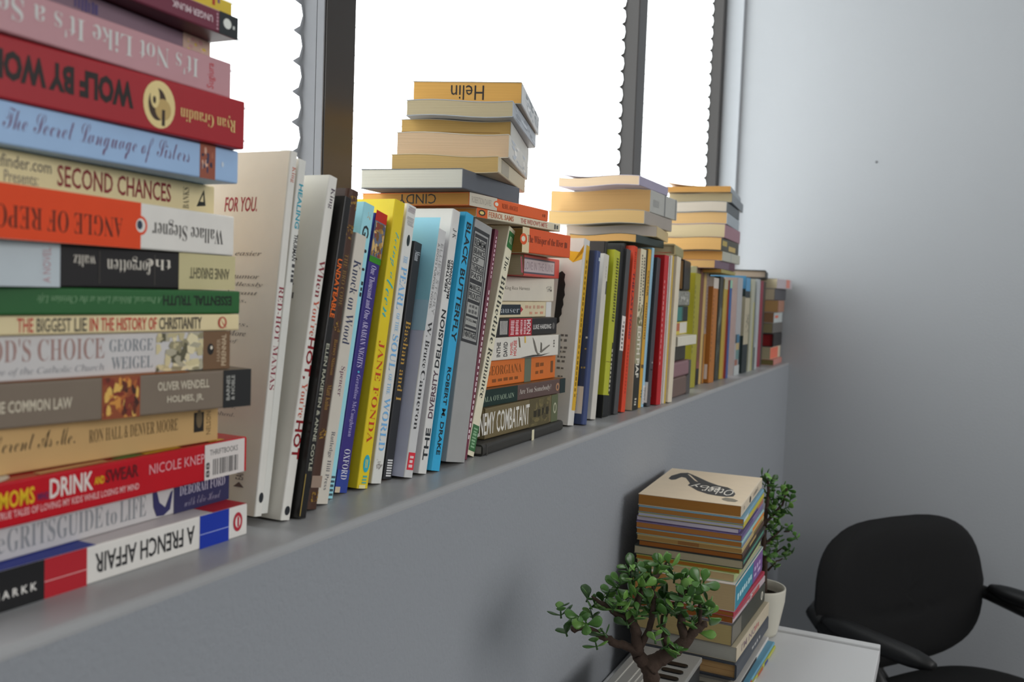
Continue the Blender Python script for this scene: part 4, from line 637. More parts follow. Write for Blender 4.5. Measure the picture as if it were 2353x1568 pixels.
('V4','p',[1.732, 0.4152, 0.035, 0.2105, 0.0144],'slim grey-pink paperback beside the orange book','books standing in the far row by the corner wall','#a0763e','#8f8078','#cfc3ab',[('r', 'S', 0.0, 0.45, 0.0, 1.0, '#9c6c34'), ('g', 'S', 0.5, 0.95, 0.3, 0.7, '#6a5a60', 14, 0)],{}),
('V5','p',[1.775, 0.4056, 0.0244, 0.2019, 0.0405],'orange-brown paperback with pale top band and white sticker','books standing in the far row by the corner wall','#95602a','#a0642a','#cfc3ab',[('r', 'S', 0.9, 1.0, 0.0, 1.0, '#bdb4aa'), ('s', 'N', 0.8, 0.97, 0.036, 0.176), ('r', 'N', 0.0, 1.0, 0.916, 1.008, '#b8b0a8'), ('g', 'S', 0.2, 0.85, 0.8, 0.95, '#6a4018', 16, 0)],{}),
('V5b','h',[1.792, 0.425, 0.012, 0.2095, 0.014],'black hardback half hidden behind the orange-brown book','books standing in the far row by the corner wall','#1d1c1d','#1d1c1d','#cfc3ab',[],{}),
('V6','p',[1.825, 0.4079, 0.0533, 0.2054, 0.0315],'black and olive mottled paperback in the far standing row','books standing in the far row by the corner wall','#3a3a2e','#33342e','#cfc3ab',[('m', 'S', 0.05, 0.75, 0.05, 0.95, ['#55594a', '#2a2b28', '#6a6e62', '#45493a'], 30)],{}),
('V7','p',[1.862, 0.4065, 0.0401, 0.2016, 0.0339],'dull gold paperback with beige top in the far standing row','books standing in the far row by the corner wall','#a08a40','#a38c3a','#cfc3ab',[('r', 'S', 0.9, 1.0, 0.0, 1.0, '#aaa48c'), ('r', 'S', 0.0, 0.85, 0.0, 0.3, '#a8763c')],{}),
('V8','p',[1.888, 0.4026, 0.0138, 0.2005, 0.0203],'blue paperback with pale green top','books standing in the far row by the corner wall','#a8443c','#2c5488','#cfc3ab',[('r', 'S', 0.92, 1.0, 0.0, 1.0, '#86b09a'), ('r', 'S', 0.0, 0.6, 0.88, 1.0, '#8a3a48')],{}),
('V9','p',[2.0, 0.4033, 0.0, 0.2083, 0.052],'pale grey paperback with coloured picture blocks and light foot','books standing in the far row by the corner wall','#a8aaa6','#98989a','#cfc3ab',[('r', 'S', 0.33, 0.42, 0.2, 0.7, '#3f6a84'), ('r', 'S', 0.33, 0.42, 0.7, 0.95, '#232628'), ('r', 'S', 0.26, 0.33, 0.15, 0.8, '#a8946a'), ('r', 'S', 0.16, 0.26, 0.1, 0.75, '#5f7c7a'), ('r', 'S', 0.1, 0.16, 0.4, 0.95, '#8a5a4c'), ('r', 'S', 0.03, 0.4, 0.0, 0.2, '#22343c'), ('r', 'S', 0.0, 0.1, 0.0, 1.0, '#a4a8a8')],{}),
('V11','p',[2.0686, 0.4001, 0.0103, 0.2098, 0.055],'dark paperback with blue top block and cream sketch panel','books standing in the far row by the corner wall','#23302f','#20292b','#cfc3ab',[('r', 'S', 0.86, 1.0, 0.1, 0.95, '#4d86ac'), ('r', 'S', 0.3, 0.79, 0.02, 0.98, '#a29a84'), ('m', 'S', 0.42, 0.62, 0.1, 0.6, ['#5a5850', '#8a8474', '#45443e'], 14), ('r', 'N', 0.0, 1.0, 0.882, 1.016, '#4d86ac'), ('r', 'N', 0.3, 1.0, 0.394, 0.8, '#a29a84'), ('m', 'N', 0.6, 0.9, 0.516, 0.664, ['#5a5850', '#8a8474', '#45443e'], 14), ('s', 'N', 0.76, 0.94, 0.04, 0.158)],{}),
('V12','p',[2.13, 0.4013, 0.0, 0.2082, 0.038],'cream paperback with dull yellow edge stripe in the far standing row','books standing in the far row by the corner wall','#a9a890','#9c9c8c','#cfc3ab',[('r', 'S', 0.0, 0.75, 0.0, 0.3, '#a8a266')],{}),
('V13','p',[2.18, 0.3987, 0.0, 0.2101, 0.04],'light grey paperback near the far end of the row','books standing in the far row by the corner wall','#8f9494','#9a9ea0','#cfc3ab',[('r', 'S', 0.0, 0.25, 0.8, 1.0, '#2a3630'), ('r', 'S', 0.3, 0.6, 0.7, 0.95, '#8a8e96')],{}),
('V14','p',[2.2676, 0.4077, 0.0, 0.2081, 0.0316],'thin crimson paperback near the far wall','books standing in the far row by the corner wall','#7c2c3a','#803040','#cfc3ab',[],{}),
('V15','p',[2.3132, 0.4116, 0.0523, 0.2066, 0.034],'dark grey paperback, last standing before the far wall','books standing in the far row by the corner wall','#4a4644','#464241','#cfc3ab',[],{}),
('H1','h',[2.168, 0.385, 1.3922, 0.15, 0.175, 0.1, 0.019],'black hardback lying flat on top of the far standing row',None,'#2a2d2d','#262a2b','#a89a8c',[],{}),
('G1','h',[1.412, 0.392, 1.18, 0.0, 0.128, 0.12, 0.0328],'brown rounded book, bottom of the small pile in the gap','small books lying in the gap of the ledge before the olive yellow book','#64534c','#63514a','#8a7a66',[('r', 'S', 0.8, 1.0, 0.0, 1.0, '#4a4644')],{}),
('G2','h',[1.412, 0.391, 1.2132, 0.0, 0.125, 0.12, 0.0248],'dusty mauve book on the brown one in the gap','small books lying in the gap of the ledge before the olive yellow book','#7d5c62','#7e5f64','#8a7a66',[('r', 'S', 0.88, 1.0, 0.0, 1.0, '#4a4844')],{}),
('G3','p',[1.415, 0.4, 1.2385, 0.0, 0.115, 0.12, 0.0261],'short dark olive book recessed in the small pile','small books lying in the gap of the ledge before the olive yellow book','#37352a','#35332a','#8a8270',[],{}),
('G4','p',[1.42, 0.384, 1.265, 0.0, 0.118, 0.12, 0.0157],'thin white book jutting out of the small pile in the gap','small books lying in the gap of the ledge before the olive yellow book','#bdb9aa','#c2beb0','#c9c5b8',[],{}),
('G5','p',[1.43, 0.398, 1.2811, 0.06, 0.125, 0.12, 0.0214],'yellow and red book with white label in the small pile','small books lying in the gap of the ledge before the olive yellow book','#b8a848','#b5a444','#b8b090',[('r', 'S', 0.1, 0.5, 0.3, 0.9, '#a05a3c'), ('r', 'S', 0.5, 0.97, 0.1, 0.95, '#c0bcb0')],{}),
('G6','p',[1.43, 0.398, 1.303, 0.06, 0.125, 0.12, 0.0249],'teal and black book in the small pile','small books lying in the gap of the ledge before the olive yellow book','#2f6a66','#2c4a44','#9a9a88',[('r', 'S', 0.0, 0.6, 0.05, 0.95, '#33706a'), ('r', 'S', 0.7, 1.0, 0.0, 1.0, '#1d211e')],{}),
('G7','h',[1.44, 0.398, 1.3283, 0.07, 0.13, 0.12, 0.0262],'grey mottled rounded book near the top of the small pile','small books lying in the gap of the ledge before the olive yellow book','#75756c','#787870','#8a8a80',[('m', 'S', 0.2, 0.9, 0.1, 0.9, ['#8a8a82', '#5a5a54', '#a0a098'], 24)],{}),
('G8','h',[1.5, 0.4, 1.3548, 0.152, 0.1, 0.12, 0.0522],'thick black spined book with tan pages, top of the small pile','small books lying in the gap of the ledge before the olive yellow book','#201f1e','#1f1e1d','#b08a62',[],{}),
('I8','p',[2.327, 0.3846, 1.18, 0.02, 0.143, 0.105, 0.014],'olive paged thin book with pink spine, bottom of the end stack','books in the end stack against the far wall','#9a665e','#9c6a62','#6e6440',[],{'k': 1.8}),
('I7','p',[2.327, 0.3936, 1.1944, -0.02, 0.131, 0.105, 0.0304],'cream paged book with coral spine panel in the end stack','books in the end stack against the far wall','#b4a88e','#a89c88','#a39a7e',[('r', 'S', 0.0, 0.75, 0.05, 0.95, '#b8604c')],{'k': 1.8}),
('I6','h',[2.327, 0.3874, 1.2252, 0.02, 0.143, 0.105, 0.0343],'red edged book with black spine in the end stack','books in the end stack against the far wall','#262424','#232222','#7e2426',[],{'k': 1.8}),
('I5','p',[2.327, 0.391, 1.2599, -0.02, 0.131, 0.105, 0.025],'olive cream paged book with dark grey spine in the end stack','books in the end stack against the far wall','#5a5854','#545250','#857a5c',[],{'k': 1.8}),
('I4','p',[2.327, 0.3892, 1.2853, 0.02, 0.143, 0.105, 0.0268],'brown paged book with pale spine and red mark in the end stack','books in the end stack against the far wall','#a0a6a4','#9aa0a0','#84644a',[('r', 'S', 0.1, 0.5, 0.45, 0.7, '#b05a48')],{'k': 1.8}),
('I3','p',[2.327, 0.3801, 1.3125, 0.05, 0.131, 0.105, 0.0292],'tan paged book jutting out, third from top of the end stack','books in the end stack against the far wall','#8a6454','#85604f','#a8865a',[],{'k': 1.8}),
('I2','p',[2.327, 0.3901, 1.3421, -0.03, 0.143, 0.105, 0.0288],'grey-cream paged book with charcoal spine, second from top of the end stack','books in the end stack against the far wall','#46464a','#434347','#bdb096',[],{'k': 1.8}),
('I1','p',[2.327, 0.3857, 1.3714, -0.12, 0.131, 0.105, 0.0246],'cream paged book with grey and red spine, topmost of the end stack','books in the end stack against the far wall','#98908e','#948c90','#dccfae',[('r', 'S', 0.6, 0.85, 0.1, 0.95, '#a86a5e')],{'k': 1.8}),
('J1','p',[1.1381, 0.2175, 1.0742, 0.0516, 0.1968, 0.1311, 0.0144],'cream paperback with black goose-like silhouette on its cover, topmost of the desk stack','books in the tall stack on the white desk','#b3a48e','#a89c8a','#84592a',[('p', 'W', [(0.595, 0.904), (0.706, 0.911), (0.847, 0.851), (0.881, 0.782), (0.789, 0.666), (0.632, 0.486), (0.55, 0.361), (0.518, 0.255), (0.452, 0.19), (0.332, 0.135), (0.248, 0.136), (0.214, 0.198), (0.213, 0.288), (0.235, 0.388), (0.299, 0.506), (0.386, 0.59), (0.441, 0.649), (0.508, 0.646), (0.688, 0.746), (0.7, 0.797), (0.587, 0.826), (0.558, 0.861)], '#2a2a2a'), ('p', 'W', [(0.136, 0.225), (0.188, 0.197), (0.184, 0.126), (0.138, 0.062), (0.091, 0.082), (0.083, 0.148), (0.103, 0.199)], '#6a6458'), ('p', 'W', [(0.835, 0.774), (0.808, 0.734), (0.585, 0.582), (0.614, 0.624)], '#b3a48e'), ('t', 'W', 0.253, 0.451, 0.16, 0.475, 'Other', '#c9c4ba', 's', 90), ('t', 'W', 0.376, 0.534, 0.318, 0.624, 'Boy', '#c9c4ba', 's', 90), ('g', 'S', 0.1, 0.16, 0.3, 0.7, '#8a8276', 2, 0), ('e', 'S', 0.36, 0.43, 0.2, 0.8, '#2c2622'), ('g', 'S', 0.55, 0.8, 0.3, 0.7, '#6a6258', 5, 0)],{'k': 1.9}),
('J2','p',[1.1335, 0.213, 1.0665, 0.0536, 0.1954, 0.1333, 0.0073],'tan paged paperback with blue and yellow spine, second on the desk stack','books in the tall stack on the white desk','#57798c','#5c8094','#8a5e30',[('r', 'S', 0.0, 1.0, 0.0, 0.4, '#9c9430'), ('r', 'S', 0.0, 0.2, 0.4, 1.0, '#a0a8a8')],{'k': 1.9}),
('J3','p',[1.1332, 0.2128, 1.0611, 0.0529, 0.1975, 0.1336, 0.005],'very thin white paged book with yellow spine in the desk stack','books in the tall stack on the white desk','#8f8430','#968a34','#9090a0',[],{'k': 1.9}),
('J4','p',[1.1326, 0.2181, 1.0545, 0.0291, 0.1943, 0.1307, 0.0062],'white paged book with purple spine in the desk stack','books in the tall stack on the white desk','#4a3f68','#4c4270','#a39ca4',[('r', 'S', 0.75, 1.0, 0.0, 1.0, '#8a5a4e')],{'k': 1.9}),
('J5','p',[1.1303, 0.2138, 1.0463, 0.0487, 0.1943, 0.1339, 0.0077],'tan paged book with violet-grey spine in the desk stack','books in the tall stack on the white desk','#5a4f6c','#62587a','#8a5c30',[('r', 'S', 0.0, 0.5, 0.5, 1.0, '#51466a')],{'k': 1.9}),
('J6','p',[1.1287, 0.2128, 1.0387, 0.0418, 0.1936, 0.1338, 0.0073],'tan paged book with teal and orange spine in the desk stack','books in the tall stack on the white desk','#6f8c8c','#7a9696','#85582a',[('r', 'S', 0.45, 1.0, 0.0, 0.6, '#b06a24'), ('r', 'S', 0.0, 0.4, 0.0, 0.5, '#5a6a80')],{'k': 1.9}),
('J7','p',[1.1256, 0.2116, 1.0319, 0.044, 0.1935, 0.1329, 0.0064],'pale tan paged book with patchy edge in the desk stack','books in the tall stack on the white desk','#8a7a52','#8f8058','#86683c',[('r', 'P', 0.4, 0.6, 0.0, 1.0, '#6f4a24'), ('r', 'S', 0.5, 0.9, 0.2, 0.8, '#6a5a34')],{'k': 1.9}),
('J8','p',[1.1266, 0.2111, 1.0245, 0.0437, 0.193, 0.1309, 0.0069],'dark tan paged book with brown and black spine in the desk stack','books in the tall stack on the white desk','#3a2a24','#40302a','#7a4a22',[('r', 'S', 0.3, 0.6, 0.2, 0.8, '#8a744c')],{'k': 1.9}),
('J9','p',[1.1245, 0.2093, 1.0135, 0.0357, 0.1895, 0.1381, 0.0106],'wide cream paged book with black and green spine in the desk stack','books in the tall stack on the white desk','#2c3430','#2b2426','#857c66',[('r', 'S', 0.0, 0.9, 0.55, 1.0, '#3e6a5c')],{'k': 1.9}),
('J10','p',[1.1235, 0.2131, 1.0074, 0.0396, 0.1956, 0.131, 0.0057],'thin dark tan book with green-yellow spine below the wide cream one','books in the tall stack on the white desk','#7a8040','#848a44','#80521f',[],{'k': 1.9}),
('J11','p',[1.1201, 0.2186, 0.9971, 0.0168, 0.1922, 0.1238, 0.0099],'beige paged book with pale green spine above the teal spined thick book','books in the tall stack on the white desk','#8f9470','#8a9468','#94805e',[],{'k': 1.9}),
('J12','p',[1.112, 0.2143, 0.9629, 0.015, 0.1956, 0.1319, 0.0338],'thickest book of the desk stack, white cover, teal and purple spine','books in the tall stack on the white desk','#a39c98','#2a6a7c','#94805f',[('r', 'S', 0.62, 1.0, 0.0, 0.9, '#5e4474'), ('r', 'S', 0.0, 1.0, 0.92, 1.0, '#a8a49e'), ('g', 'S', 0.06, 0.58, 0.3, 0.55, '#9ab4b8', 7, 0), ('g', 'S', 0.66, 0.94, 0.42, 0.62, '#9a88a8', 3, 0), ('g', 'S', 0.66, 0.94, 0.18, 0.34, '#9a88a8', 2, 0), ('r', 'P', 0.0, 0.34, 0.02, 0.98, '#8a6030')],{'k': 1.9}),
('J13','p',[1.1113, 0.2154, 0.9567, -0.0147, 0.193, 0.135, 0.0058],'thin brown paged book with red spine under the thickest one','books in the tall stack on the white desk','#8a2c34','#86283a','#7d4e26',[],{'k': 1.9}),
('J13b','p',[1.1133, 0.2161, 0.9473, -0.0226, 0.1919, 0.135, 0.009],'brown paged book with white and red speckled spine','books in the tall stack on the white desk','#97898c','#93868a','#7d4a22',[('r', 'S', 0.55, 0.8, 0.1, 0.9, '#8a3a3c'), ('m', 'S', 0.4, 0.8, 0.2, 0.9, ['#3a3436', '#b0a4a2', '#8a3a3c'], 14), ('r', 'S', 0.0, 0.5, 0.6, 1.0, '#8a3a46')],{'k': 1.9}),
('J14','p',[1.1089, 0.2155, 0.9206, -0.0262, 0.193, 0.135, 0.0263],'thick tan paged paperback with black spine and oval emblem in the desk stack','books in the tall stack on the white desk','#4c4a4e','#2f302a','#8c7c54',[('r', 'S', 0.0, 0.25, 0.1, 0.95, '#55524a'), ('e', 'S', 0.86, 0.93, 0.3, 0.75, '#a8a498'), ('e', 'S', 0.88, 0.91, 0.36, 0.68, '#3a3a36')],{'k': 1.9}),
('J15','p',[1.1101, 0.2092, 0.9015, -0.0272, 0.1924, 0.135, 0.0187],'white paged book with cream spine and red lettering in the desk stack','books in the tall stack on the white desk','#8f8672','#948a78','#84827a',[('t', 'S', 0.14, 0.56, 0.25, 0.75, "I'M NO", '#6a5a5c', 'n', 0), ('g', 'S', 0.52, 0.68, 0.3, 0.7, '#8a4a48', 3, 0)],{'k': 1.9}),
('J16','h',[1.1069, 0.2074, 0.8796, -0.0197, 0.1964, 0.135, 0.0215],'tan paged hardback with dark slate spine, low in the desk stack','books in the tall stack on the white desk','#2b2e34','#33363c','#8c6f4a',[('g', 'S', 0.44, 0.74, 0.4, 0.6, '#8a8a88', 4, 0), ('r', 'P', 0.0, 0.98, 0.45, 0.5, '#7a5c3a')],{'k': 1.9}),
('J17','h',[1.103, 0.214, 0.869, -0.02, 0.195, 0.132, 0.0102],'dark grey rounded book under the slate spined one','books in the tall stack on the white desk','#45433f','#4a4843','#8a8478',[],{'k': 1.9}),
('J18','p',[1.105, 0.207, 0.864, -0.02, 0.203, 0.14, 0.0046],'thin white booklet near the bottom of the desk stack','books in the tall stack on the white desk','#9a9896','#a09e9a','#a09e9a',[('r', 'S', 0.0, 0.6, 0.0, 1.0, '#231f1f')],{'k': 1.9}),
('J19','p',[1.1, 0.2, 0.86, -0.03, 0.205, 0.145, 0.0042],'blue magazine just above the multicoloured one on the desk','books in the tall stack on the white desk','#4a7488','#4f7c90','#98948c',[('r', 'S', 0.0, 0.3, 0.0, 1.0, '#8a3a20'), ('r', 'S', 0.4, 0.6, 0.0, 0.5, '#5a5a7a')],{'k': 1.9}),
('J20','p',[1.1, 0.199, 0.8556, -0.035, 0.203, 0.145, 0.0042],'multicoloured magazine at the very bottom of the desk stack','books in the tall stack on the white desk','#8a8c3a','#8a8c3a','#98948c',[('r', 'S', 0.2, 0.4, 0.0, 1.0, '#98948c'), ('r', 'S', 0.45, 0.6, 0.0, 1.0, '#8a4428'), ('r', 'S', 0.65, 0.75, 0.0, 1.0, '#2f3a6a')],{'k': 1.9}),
('Z0','p',[0.4, 0.455, 1.18, 0.0, 0.09, 0.09, 0.0056],'thin white booklet lying flat beneath the first standing white paperback',None,'#c4c0b8','#c4c0b8','#cfc3ab',[],{}),
]
JADE_BRANCHES = [[(0.78, 0.2198, 0.9943), (0.7802, 0.2207, 1.004), (0.7793, 0.2239, 1.0137), (0.7775, 0.2282, 1.0193), (0.7757, 0.2328, 1.0248)], [(0.7757, 0.2328, 1.0248), (0.7742, 0.2366, 1.0299), (0.7708, 0.2441, 1.0327), (0.7672, 0.252, 1.0347), (0.7643, 0.2585, 1.0384), (0.7615, 0.2649, 1.0412), (0.7571, 0.2748, 1.046), (0.7541, 0.2812, 1.0473), (0.752, 0.2853, 1.0443), (0.7509, 0.2879, 1.0465)], [(0.7541, 0.2812, 1.0473), (0.7552, 0.2798, 1.0523), (0.7549, 0.2812, 1.0593)], [(0.7757, 0.2328, 1.0248), (0.7758, 0.2342, 1.0366), (0.7756, 0.2362, 1.0476), (0.7751, 0.2379, 1.0536), (0.7725, 0.2437, 1.0557)], [(0.7751, 0.2379, 1.0536), (0.7717, 0.2456, 1.0576), (0.7688, 0.252, 1.06), (0.7651, 0.2609, 1.0672), (0.7614, 0.2695, 1.073)], [(0.7758, 0.2329, 1.0269), (0.7785, 0.2286, 1.038), (0.7816, 0.2242, 1.0534), (0.7831, 0.2229, 1.0672), (0.7842, 0.2221, 1.078)], [(0.7762, 0.2372, 1.0657), (0.7774, 0.2355, 1.0716), (0.7795, 0.2326, 1.0838), (0.7803, 0.2316, 1.0883)], [(0.7751, 0.2379, 1.0536), (0.7762, 0.2372, 1.0657)], [(0.7793, 0.2239, 1.0137), (0.7825, 0.2177, 1.019), (0.7855, 0.2119, 1.0235), (0.7907, 0.2022, 1.0313), (0.7943, 0.1955, 1.0378), (0.7979, 0.1892, 1.0479), (0.8008, 0.1837, 1.0522), (0.8031, 0.1792, 1.0544)], [(0.7944, 0.1956, 1.0401), (0.7935, 0.1992, 1.0528), (0.7937, 0.2008, 1.0681), (0.7943, 0.2018, 1.0858)], [(0.7872, 0.209, 1.0279), (0.7869, 0.2105, 1.0333), (0.7862, 0.2141, 1.0492), (0.7869, 0.2141, 1.0608)], [(0.794, 0.2013, 1.0769), (0.7973, 0.1954, 1.0853), (0.7995, 0.1914, 1.0897), (0.8012, 0.1885, 1.0938)], [(0.8005, 0.1844, 1.0522), (0.801, 0.1845, 1.0612), (0.8013, 0.1851, 1.0703), (0.8009, 0.1863, 1.0736)], [(0.7803, 0.2316, 1.0873), (0.783, 0.2264, 1.0914), (0.7859, 0.221, 1.0963), (0.7879, 0.2175, 1.1015), (0.7892, 0.2152, 1.1059), (0.7901, 0.2141, 1.1106)], [(0.7841, 0.222, 1.076), (0.7836, 0.2243, 1.0857), (0.7838, 0.2246, 1.0915)], [(0.7803, 0.2316, 1.0873), (0.7772, 0.2388, 1.0937), (0.7761, 0.242, 1.1005)], [(0.7614, 0.2695, 1.073), (0.7599, 0.273, 1.0759)], [(0.7688, 0.252, 1.06), (0.7705, 0.2497, 1.0691), (0.7713, 0.2492, 1.0788)], [(0.7868, 0.214, 1.0588), (0.7896, 0.2091, 1.0668), (0.7912, 0.2067, 1.0728)]]
JADE_TIPS = [(0.7475, 0.2966, 1.0575), (0.7486, 0.2922, 1.0421), (0.7544, 0.2828, 1.0631), (0.7566, 0.2771, 1.0544), (0.7595, 0.2712, 1.0566), (0.7629, 0.2625, 1.0452), (0.7594, 0.2691, 1.0391), (0.7589, 0.2746, 1.0728), (0.7608, 0.2696, 1.0652), (0.7666, 0.259, 1.0773), (0.7703, 0.2525, 1.0865), (0.7738, 0.2475, 1.1042), (0.7772, 0.24, 1.1026), (0.7756, 0.2424, 1.0947), (0.7808, 0.2321, 1.0998), (0.784, 0.2249, 1.0954), (0.768, 0.2551, 1.0708), (0.7734, 0.245, 1.079), (0.7716, 0.2472, 1.0672), (0.7761, 0.2371, 1.0626), (0.7725, 0.2436, 1.0545), (0.7855, 0.221, 1.0897), (0.7883, 0.2163, 1.0996), (0.7928, 0.2061, 1.0942), (0.7955, 0.2, 1.0913), (0.7885, 0.2134, 1.0803), (0.7831, 0.2235, 1.0721), (0.789, 0.2112, 1.0726), (0.7905, 0.2075, 1.0688), (0.7933, 0.2027, 1.0768), (0.7985, 0.1923, 1.0792), (0.8012, 0.1886, 1.0949), (0.8038, 0.1823, 1.0893), (0.8037, 0.1808, 1.0757), (0.8039, 0.1792, 1.0672), (0.7997, 0.188, 1.0669), (0.8048, 0.1764, 1.0603), (0.7984, 0.189, 1.054), (0.8007, 0.1834, 1.0484), (0.7828, 0.2229, 1.0616), (0.7859, 0.2155, 1.0549), (0.7821, 0.222, 1.0449), (0.7912, 0.2054, 1.0631), (0.7944, 0.1982, 1.0595), (0.7868, 0.2109, 1.0356), (0.7901, 0.2037, 1.0339), (0.7805, 0.2273, 1.0583), (0.7787, 0.232, 1.0659), (0.79, 0.214, 1.1095), (0.7877, 0.2184, 1.1054), (0.7796, 0.2333, 1.0892), (0.767, 0.2565, 1.0649), (0.7647, 0.2621, 1.0705), (0.7707, 0.2501, 1.0749), (0.7761, 0.2401, 1.085), (0.797, 0.1961, 1.0849), (0.7944, 0.2013, 1.0827), (0.7854, 0.2179, 1.0665), (0.7799, 0.2307, 1.0737)]
POT_BRANCHES = [[(1.3681, 0.2224, 0.9053), (1.3696, 0.2227, 0.9324), (1.3706, 0.2242, 0.9581), (1.3709, 0.2269, 0.9838), (1.3729, 0.2269, 1.0161), (1.3758, 0.2253, 1.0484), (1.377, 0.2252, 1.0677), (1.377, 0.2271, 1.0805)], [(1.3703, 0.2238, 0.9517), (1.3743, 0.2169, 0.9629), (1.3788, 0.2087, 0.9717), (1.3842, 0.1988, 0.9817)], [(1.3723, 0.2188, 0.9442), (1.3783, 0.2079, 0.9588), (1.3821, 0.2006, 0.9629)], [(1.3715, 0.2257, 0.9839), (1.3759, 0.2174, 0.9919), (1.3798, 0.2102, 0.9987), (1.3849, 0.2009, 1.0094)], [(1.3728, 0.2268, 1.0129), (1.3795, 0.2149, 1.0294), (1.3847, 0.2057, 1.0427), (1.3878, 0.2014, 1.059), (1.3887, 0.2007, 1.0674)], [(1.3847, 0.2006, 1.0029), (1.3883, 0.193, 1.0032)]]
POT_TIPS = [(1.3759, 0.2296, 1.083), (1.3786, 0.2236, 1.0794), (1.3756, 0.229, 1.0727), (1.3803, 0.2182, 1.0667), (1.3772, 0.2235, 1.0581), (1.3792, 0.2185, 1.0519), (1.3873, 0.2037, 1.0686), (1.3904, 0.1964, 1.0624), (1.3856, 0.206, 1.0582), (1.39, 0.1956, 1.0496), (1.3858, 0.2044, 1.0505), (1.3877, 0.1992, 1.0397), (1.3828, 0.2099, 1.0438), (1.3785, 0.2184, 1.0403), (1.3795, 0.2149, 1.0294), (1.3838, 0.2064, 1.033), (1.3764, 0.2202, 1.0196), (1.3821, 0.2087, 1.0232), (1.3745, 0.2223, 1.0066), (1.3884, 0.1932, 1.0077), (1.3908, 0.1868, 0.997), (1.3786, 0.2135, 1.005), (1.3808, 0.2067, 0.9879), (1.3859, 0.1944, 0.9774), (1.3841, 0.1967, 0.9657), (1.379, 0.209, 0.9781), (1.3759, 0.2143, 0.9682), (1.3775, 0.2087, 0.951), (1.3737, 0.221, 0.9841), (1.3724, 0.222, 0.9698), (1.3766, 0.2184, 1.01), (1.3782, 0.2129, 0.9941), (1.3767, 0.2207, 1.0292), (1.3812, 0.2093, 1.0135)]


# ------------------------------------------------------------------ room shell
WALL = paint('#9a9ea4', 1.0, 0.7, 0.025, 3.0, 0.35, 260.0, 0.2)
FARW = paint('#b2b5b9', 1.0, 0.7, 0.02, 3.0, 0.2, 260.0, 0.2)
SILL = paint('#a2a3a5', 1.0, 0.36, 0.03, 8.0, 0.08, 90.0, 0.35)
CEIL = paint('#d8d8d6', 1.0, 0.8, 0.02)
FLOOR = paint('#2e2e30', 1.0, 0.9, 0.2, 40.0)
BRONZE = paint('#2f2b29', 1.0, 0.35, 0.12, 6.0, 0, 300, 0.5)
GREYBAR = paint('#6f7074', 1.0, 0.4, 0.05)
FARX = 2.479

mb = MB()
mb.box((-3.0, -3.6, -0.06), (FARX, 0.85, 0.0), FLOOR)
structure(mb.build('floor'))
mb = MB()
mb.box((-3.0, -3.6, 2.75), (FARX + 0.1, 0.85, 2.82), CEIL)
structure(mb.build('ceiling'))
mb = MB()
mb.box((FARX, -3.6, 0.0), (FARX + 0.1, 0.85, 2.75), FARW)
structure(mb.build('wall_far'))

# half wall under the windows with a rounded painted ledge
mb = MB()
y0, y1, r = 0.37, 0.80, 0.0055
prof = [(y1, 0.0), (y0, 0.0)]
prof += [(y0 + r - r * math.cos(t * math.pi / 10), LEDGE - r + r * math.sin(t * math.pi / 10)) for t in range(6)]
prof += [(y1, LEDGE)]
N = len(prof)
vs = [(-3.0, a, b) for a, b in prof] + [(FARX, a, b) for a, b in prof]
for i in range(N):
    j = (i + 1) % N
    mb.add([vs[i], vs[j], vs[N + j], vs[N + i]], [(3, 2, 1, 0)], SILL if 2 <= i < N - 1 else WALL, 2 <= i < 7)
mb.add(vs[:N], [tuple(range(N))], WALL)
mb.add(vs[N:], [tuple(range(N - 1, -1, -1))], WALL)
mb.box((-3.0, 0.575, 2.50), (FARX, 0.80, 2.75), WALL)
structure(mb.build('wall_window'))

# windows: sash frame and glass; dark posts between them
glass = bpy.data.materials.new('window_glass')
glass.use_nodes = True
gp = glass.node_tree.nodes['Principled BSDF']
gp.inputs['Base Color'].default_value = (0.95, 0.98, 0.97, 1)
gp.inputs['Roughness'].default_value = 0.02
gp.inputs['Transmission Weight'].default_value = 1.0
gp.inputs['IOR'].default_value = 1.1
POSTS = [(0.754, 0.803), (1.737, 1.789), (2.437, 2.470)]
for i, (a, b) in enumerate(POSTS):
    mb = MB()
    mb.box((a, 0.5755, LEDGE), (b, 0.70, 2.50), BRONZE)
    if i == 0:
        mb.box((a - 0.002, 0.577, LEDGE), (a, 0.586, 2.50), GREYBAR)
        mb.box((a - 0.0012, 0.5868, LEDGE), (a, 0.70, 2.50), GREYBAR)
    structure(mb.build('trim_%d' % (i + 1), bevel=0.0015))
mb = MB()
mb.box((2.462, 0.530, LEDGE), (FARX, 0.575, 2.75), paint('#b4b8bd', 1.0, 0.5, 0.02))
mb.box((2.4705, 0.575, LEDGE), (FARX, 0.70, 2.50), paint('#b4b8bd', 1.0, 0.5, 0.02))
structure(mb.build('trim_4'))
SPANS = [(-0.55, 0.7525), (0.8035, 1.7365), (1.7895, 2.4365)]
for i, (a, b) in enumerate(SPANS):
    w = structure(empty('window_%d' % (i + 1), Matrix.Translation((a, 0.66, LEDGE))))
    mb = MB()
    wd, hh = b - a, 2.50 - LEDGE
    for q in (((0, 0, 0), (wd, 0.04, 0.035)), ((0, 0, hh - 0.035), (wd, 0.04, hh)), ((0, 0, 0.035), (0.025, 0.04, hh - 0.035)), ((wd - 0.025, 0, 0.035), (wd, 0.04, hh - 0.035))):
        mb.box(q[0], q[1], BRONZE)
    mb.build('window_frame', w)
    mb = MB()
    mb.box((0.025, 0.015, 0.035), (wd - 0.025, 0.021, hh - 0.035), glass)
    mb.build('window_pane', w)

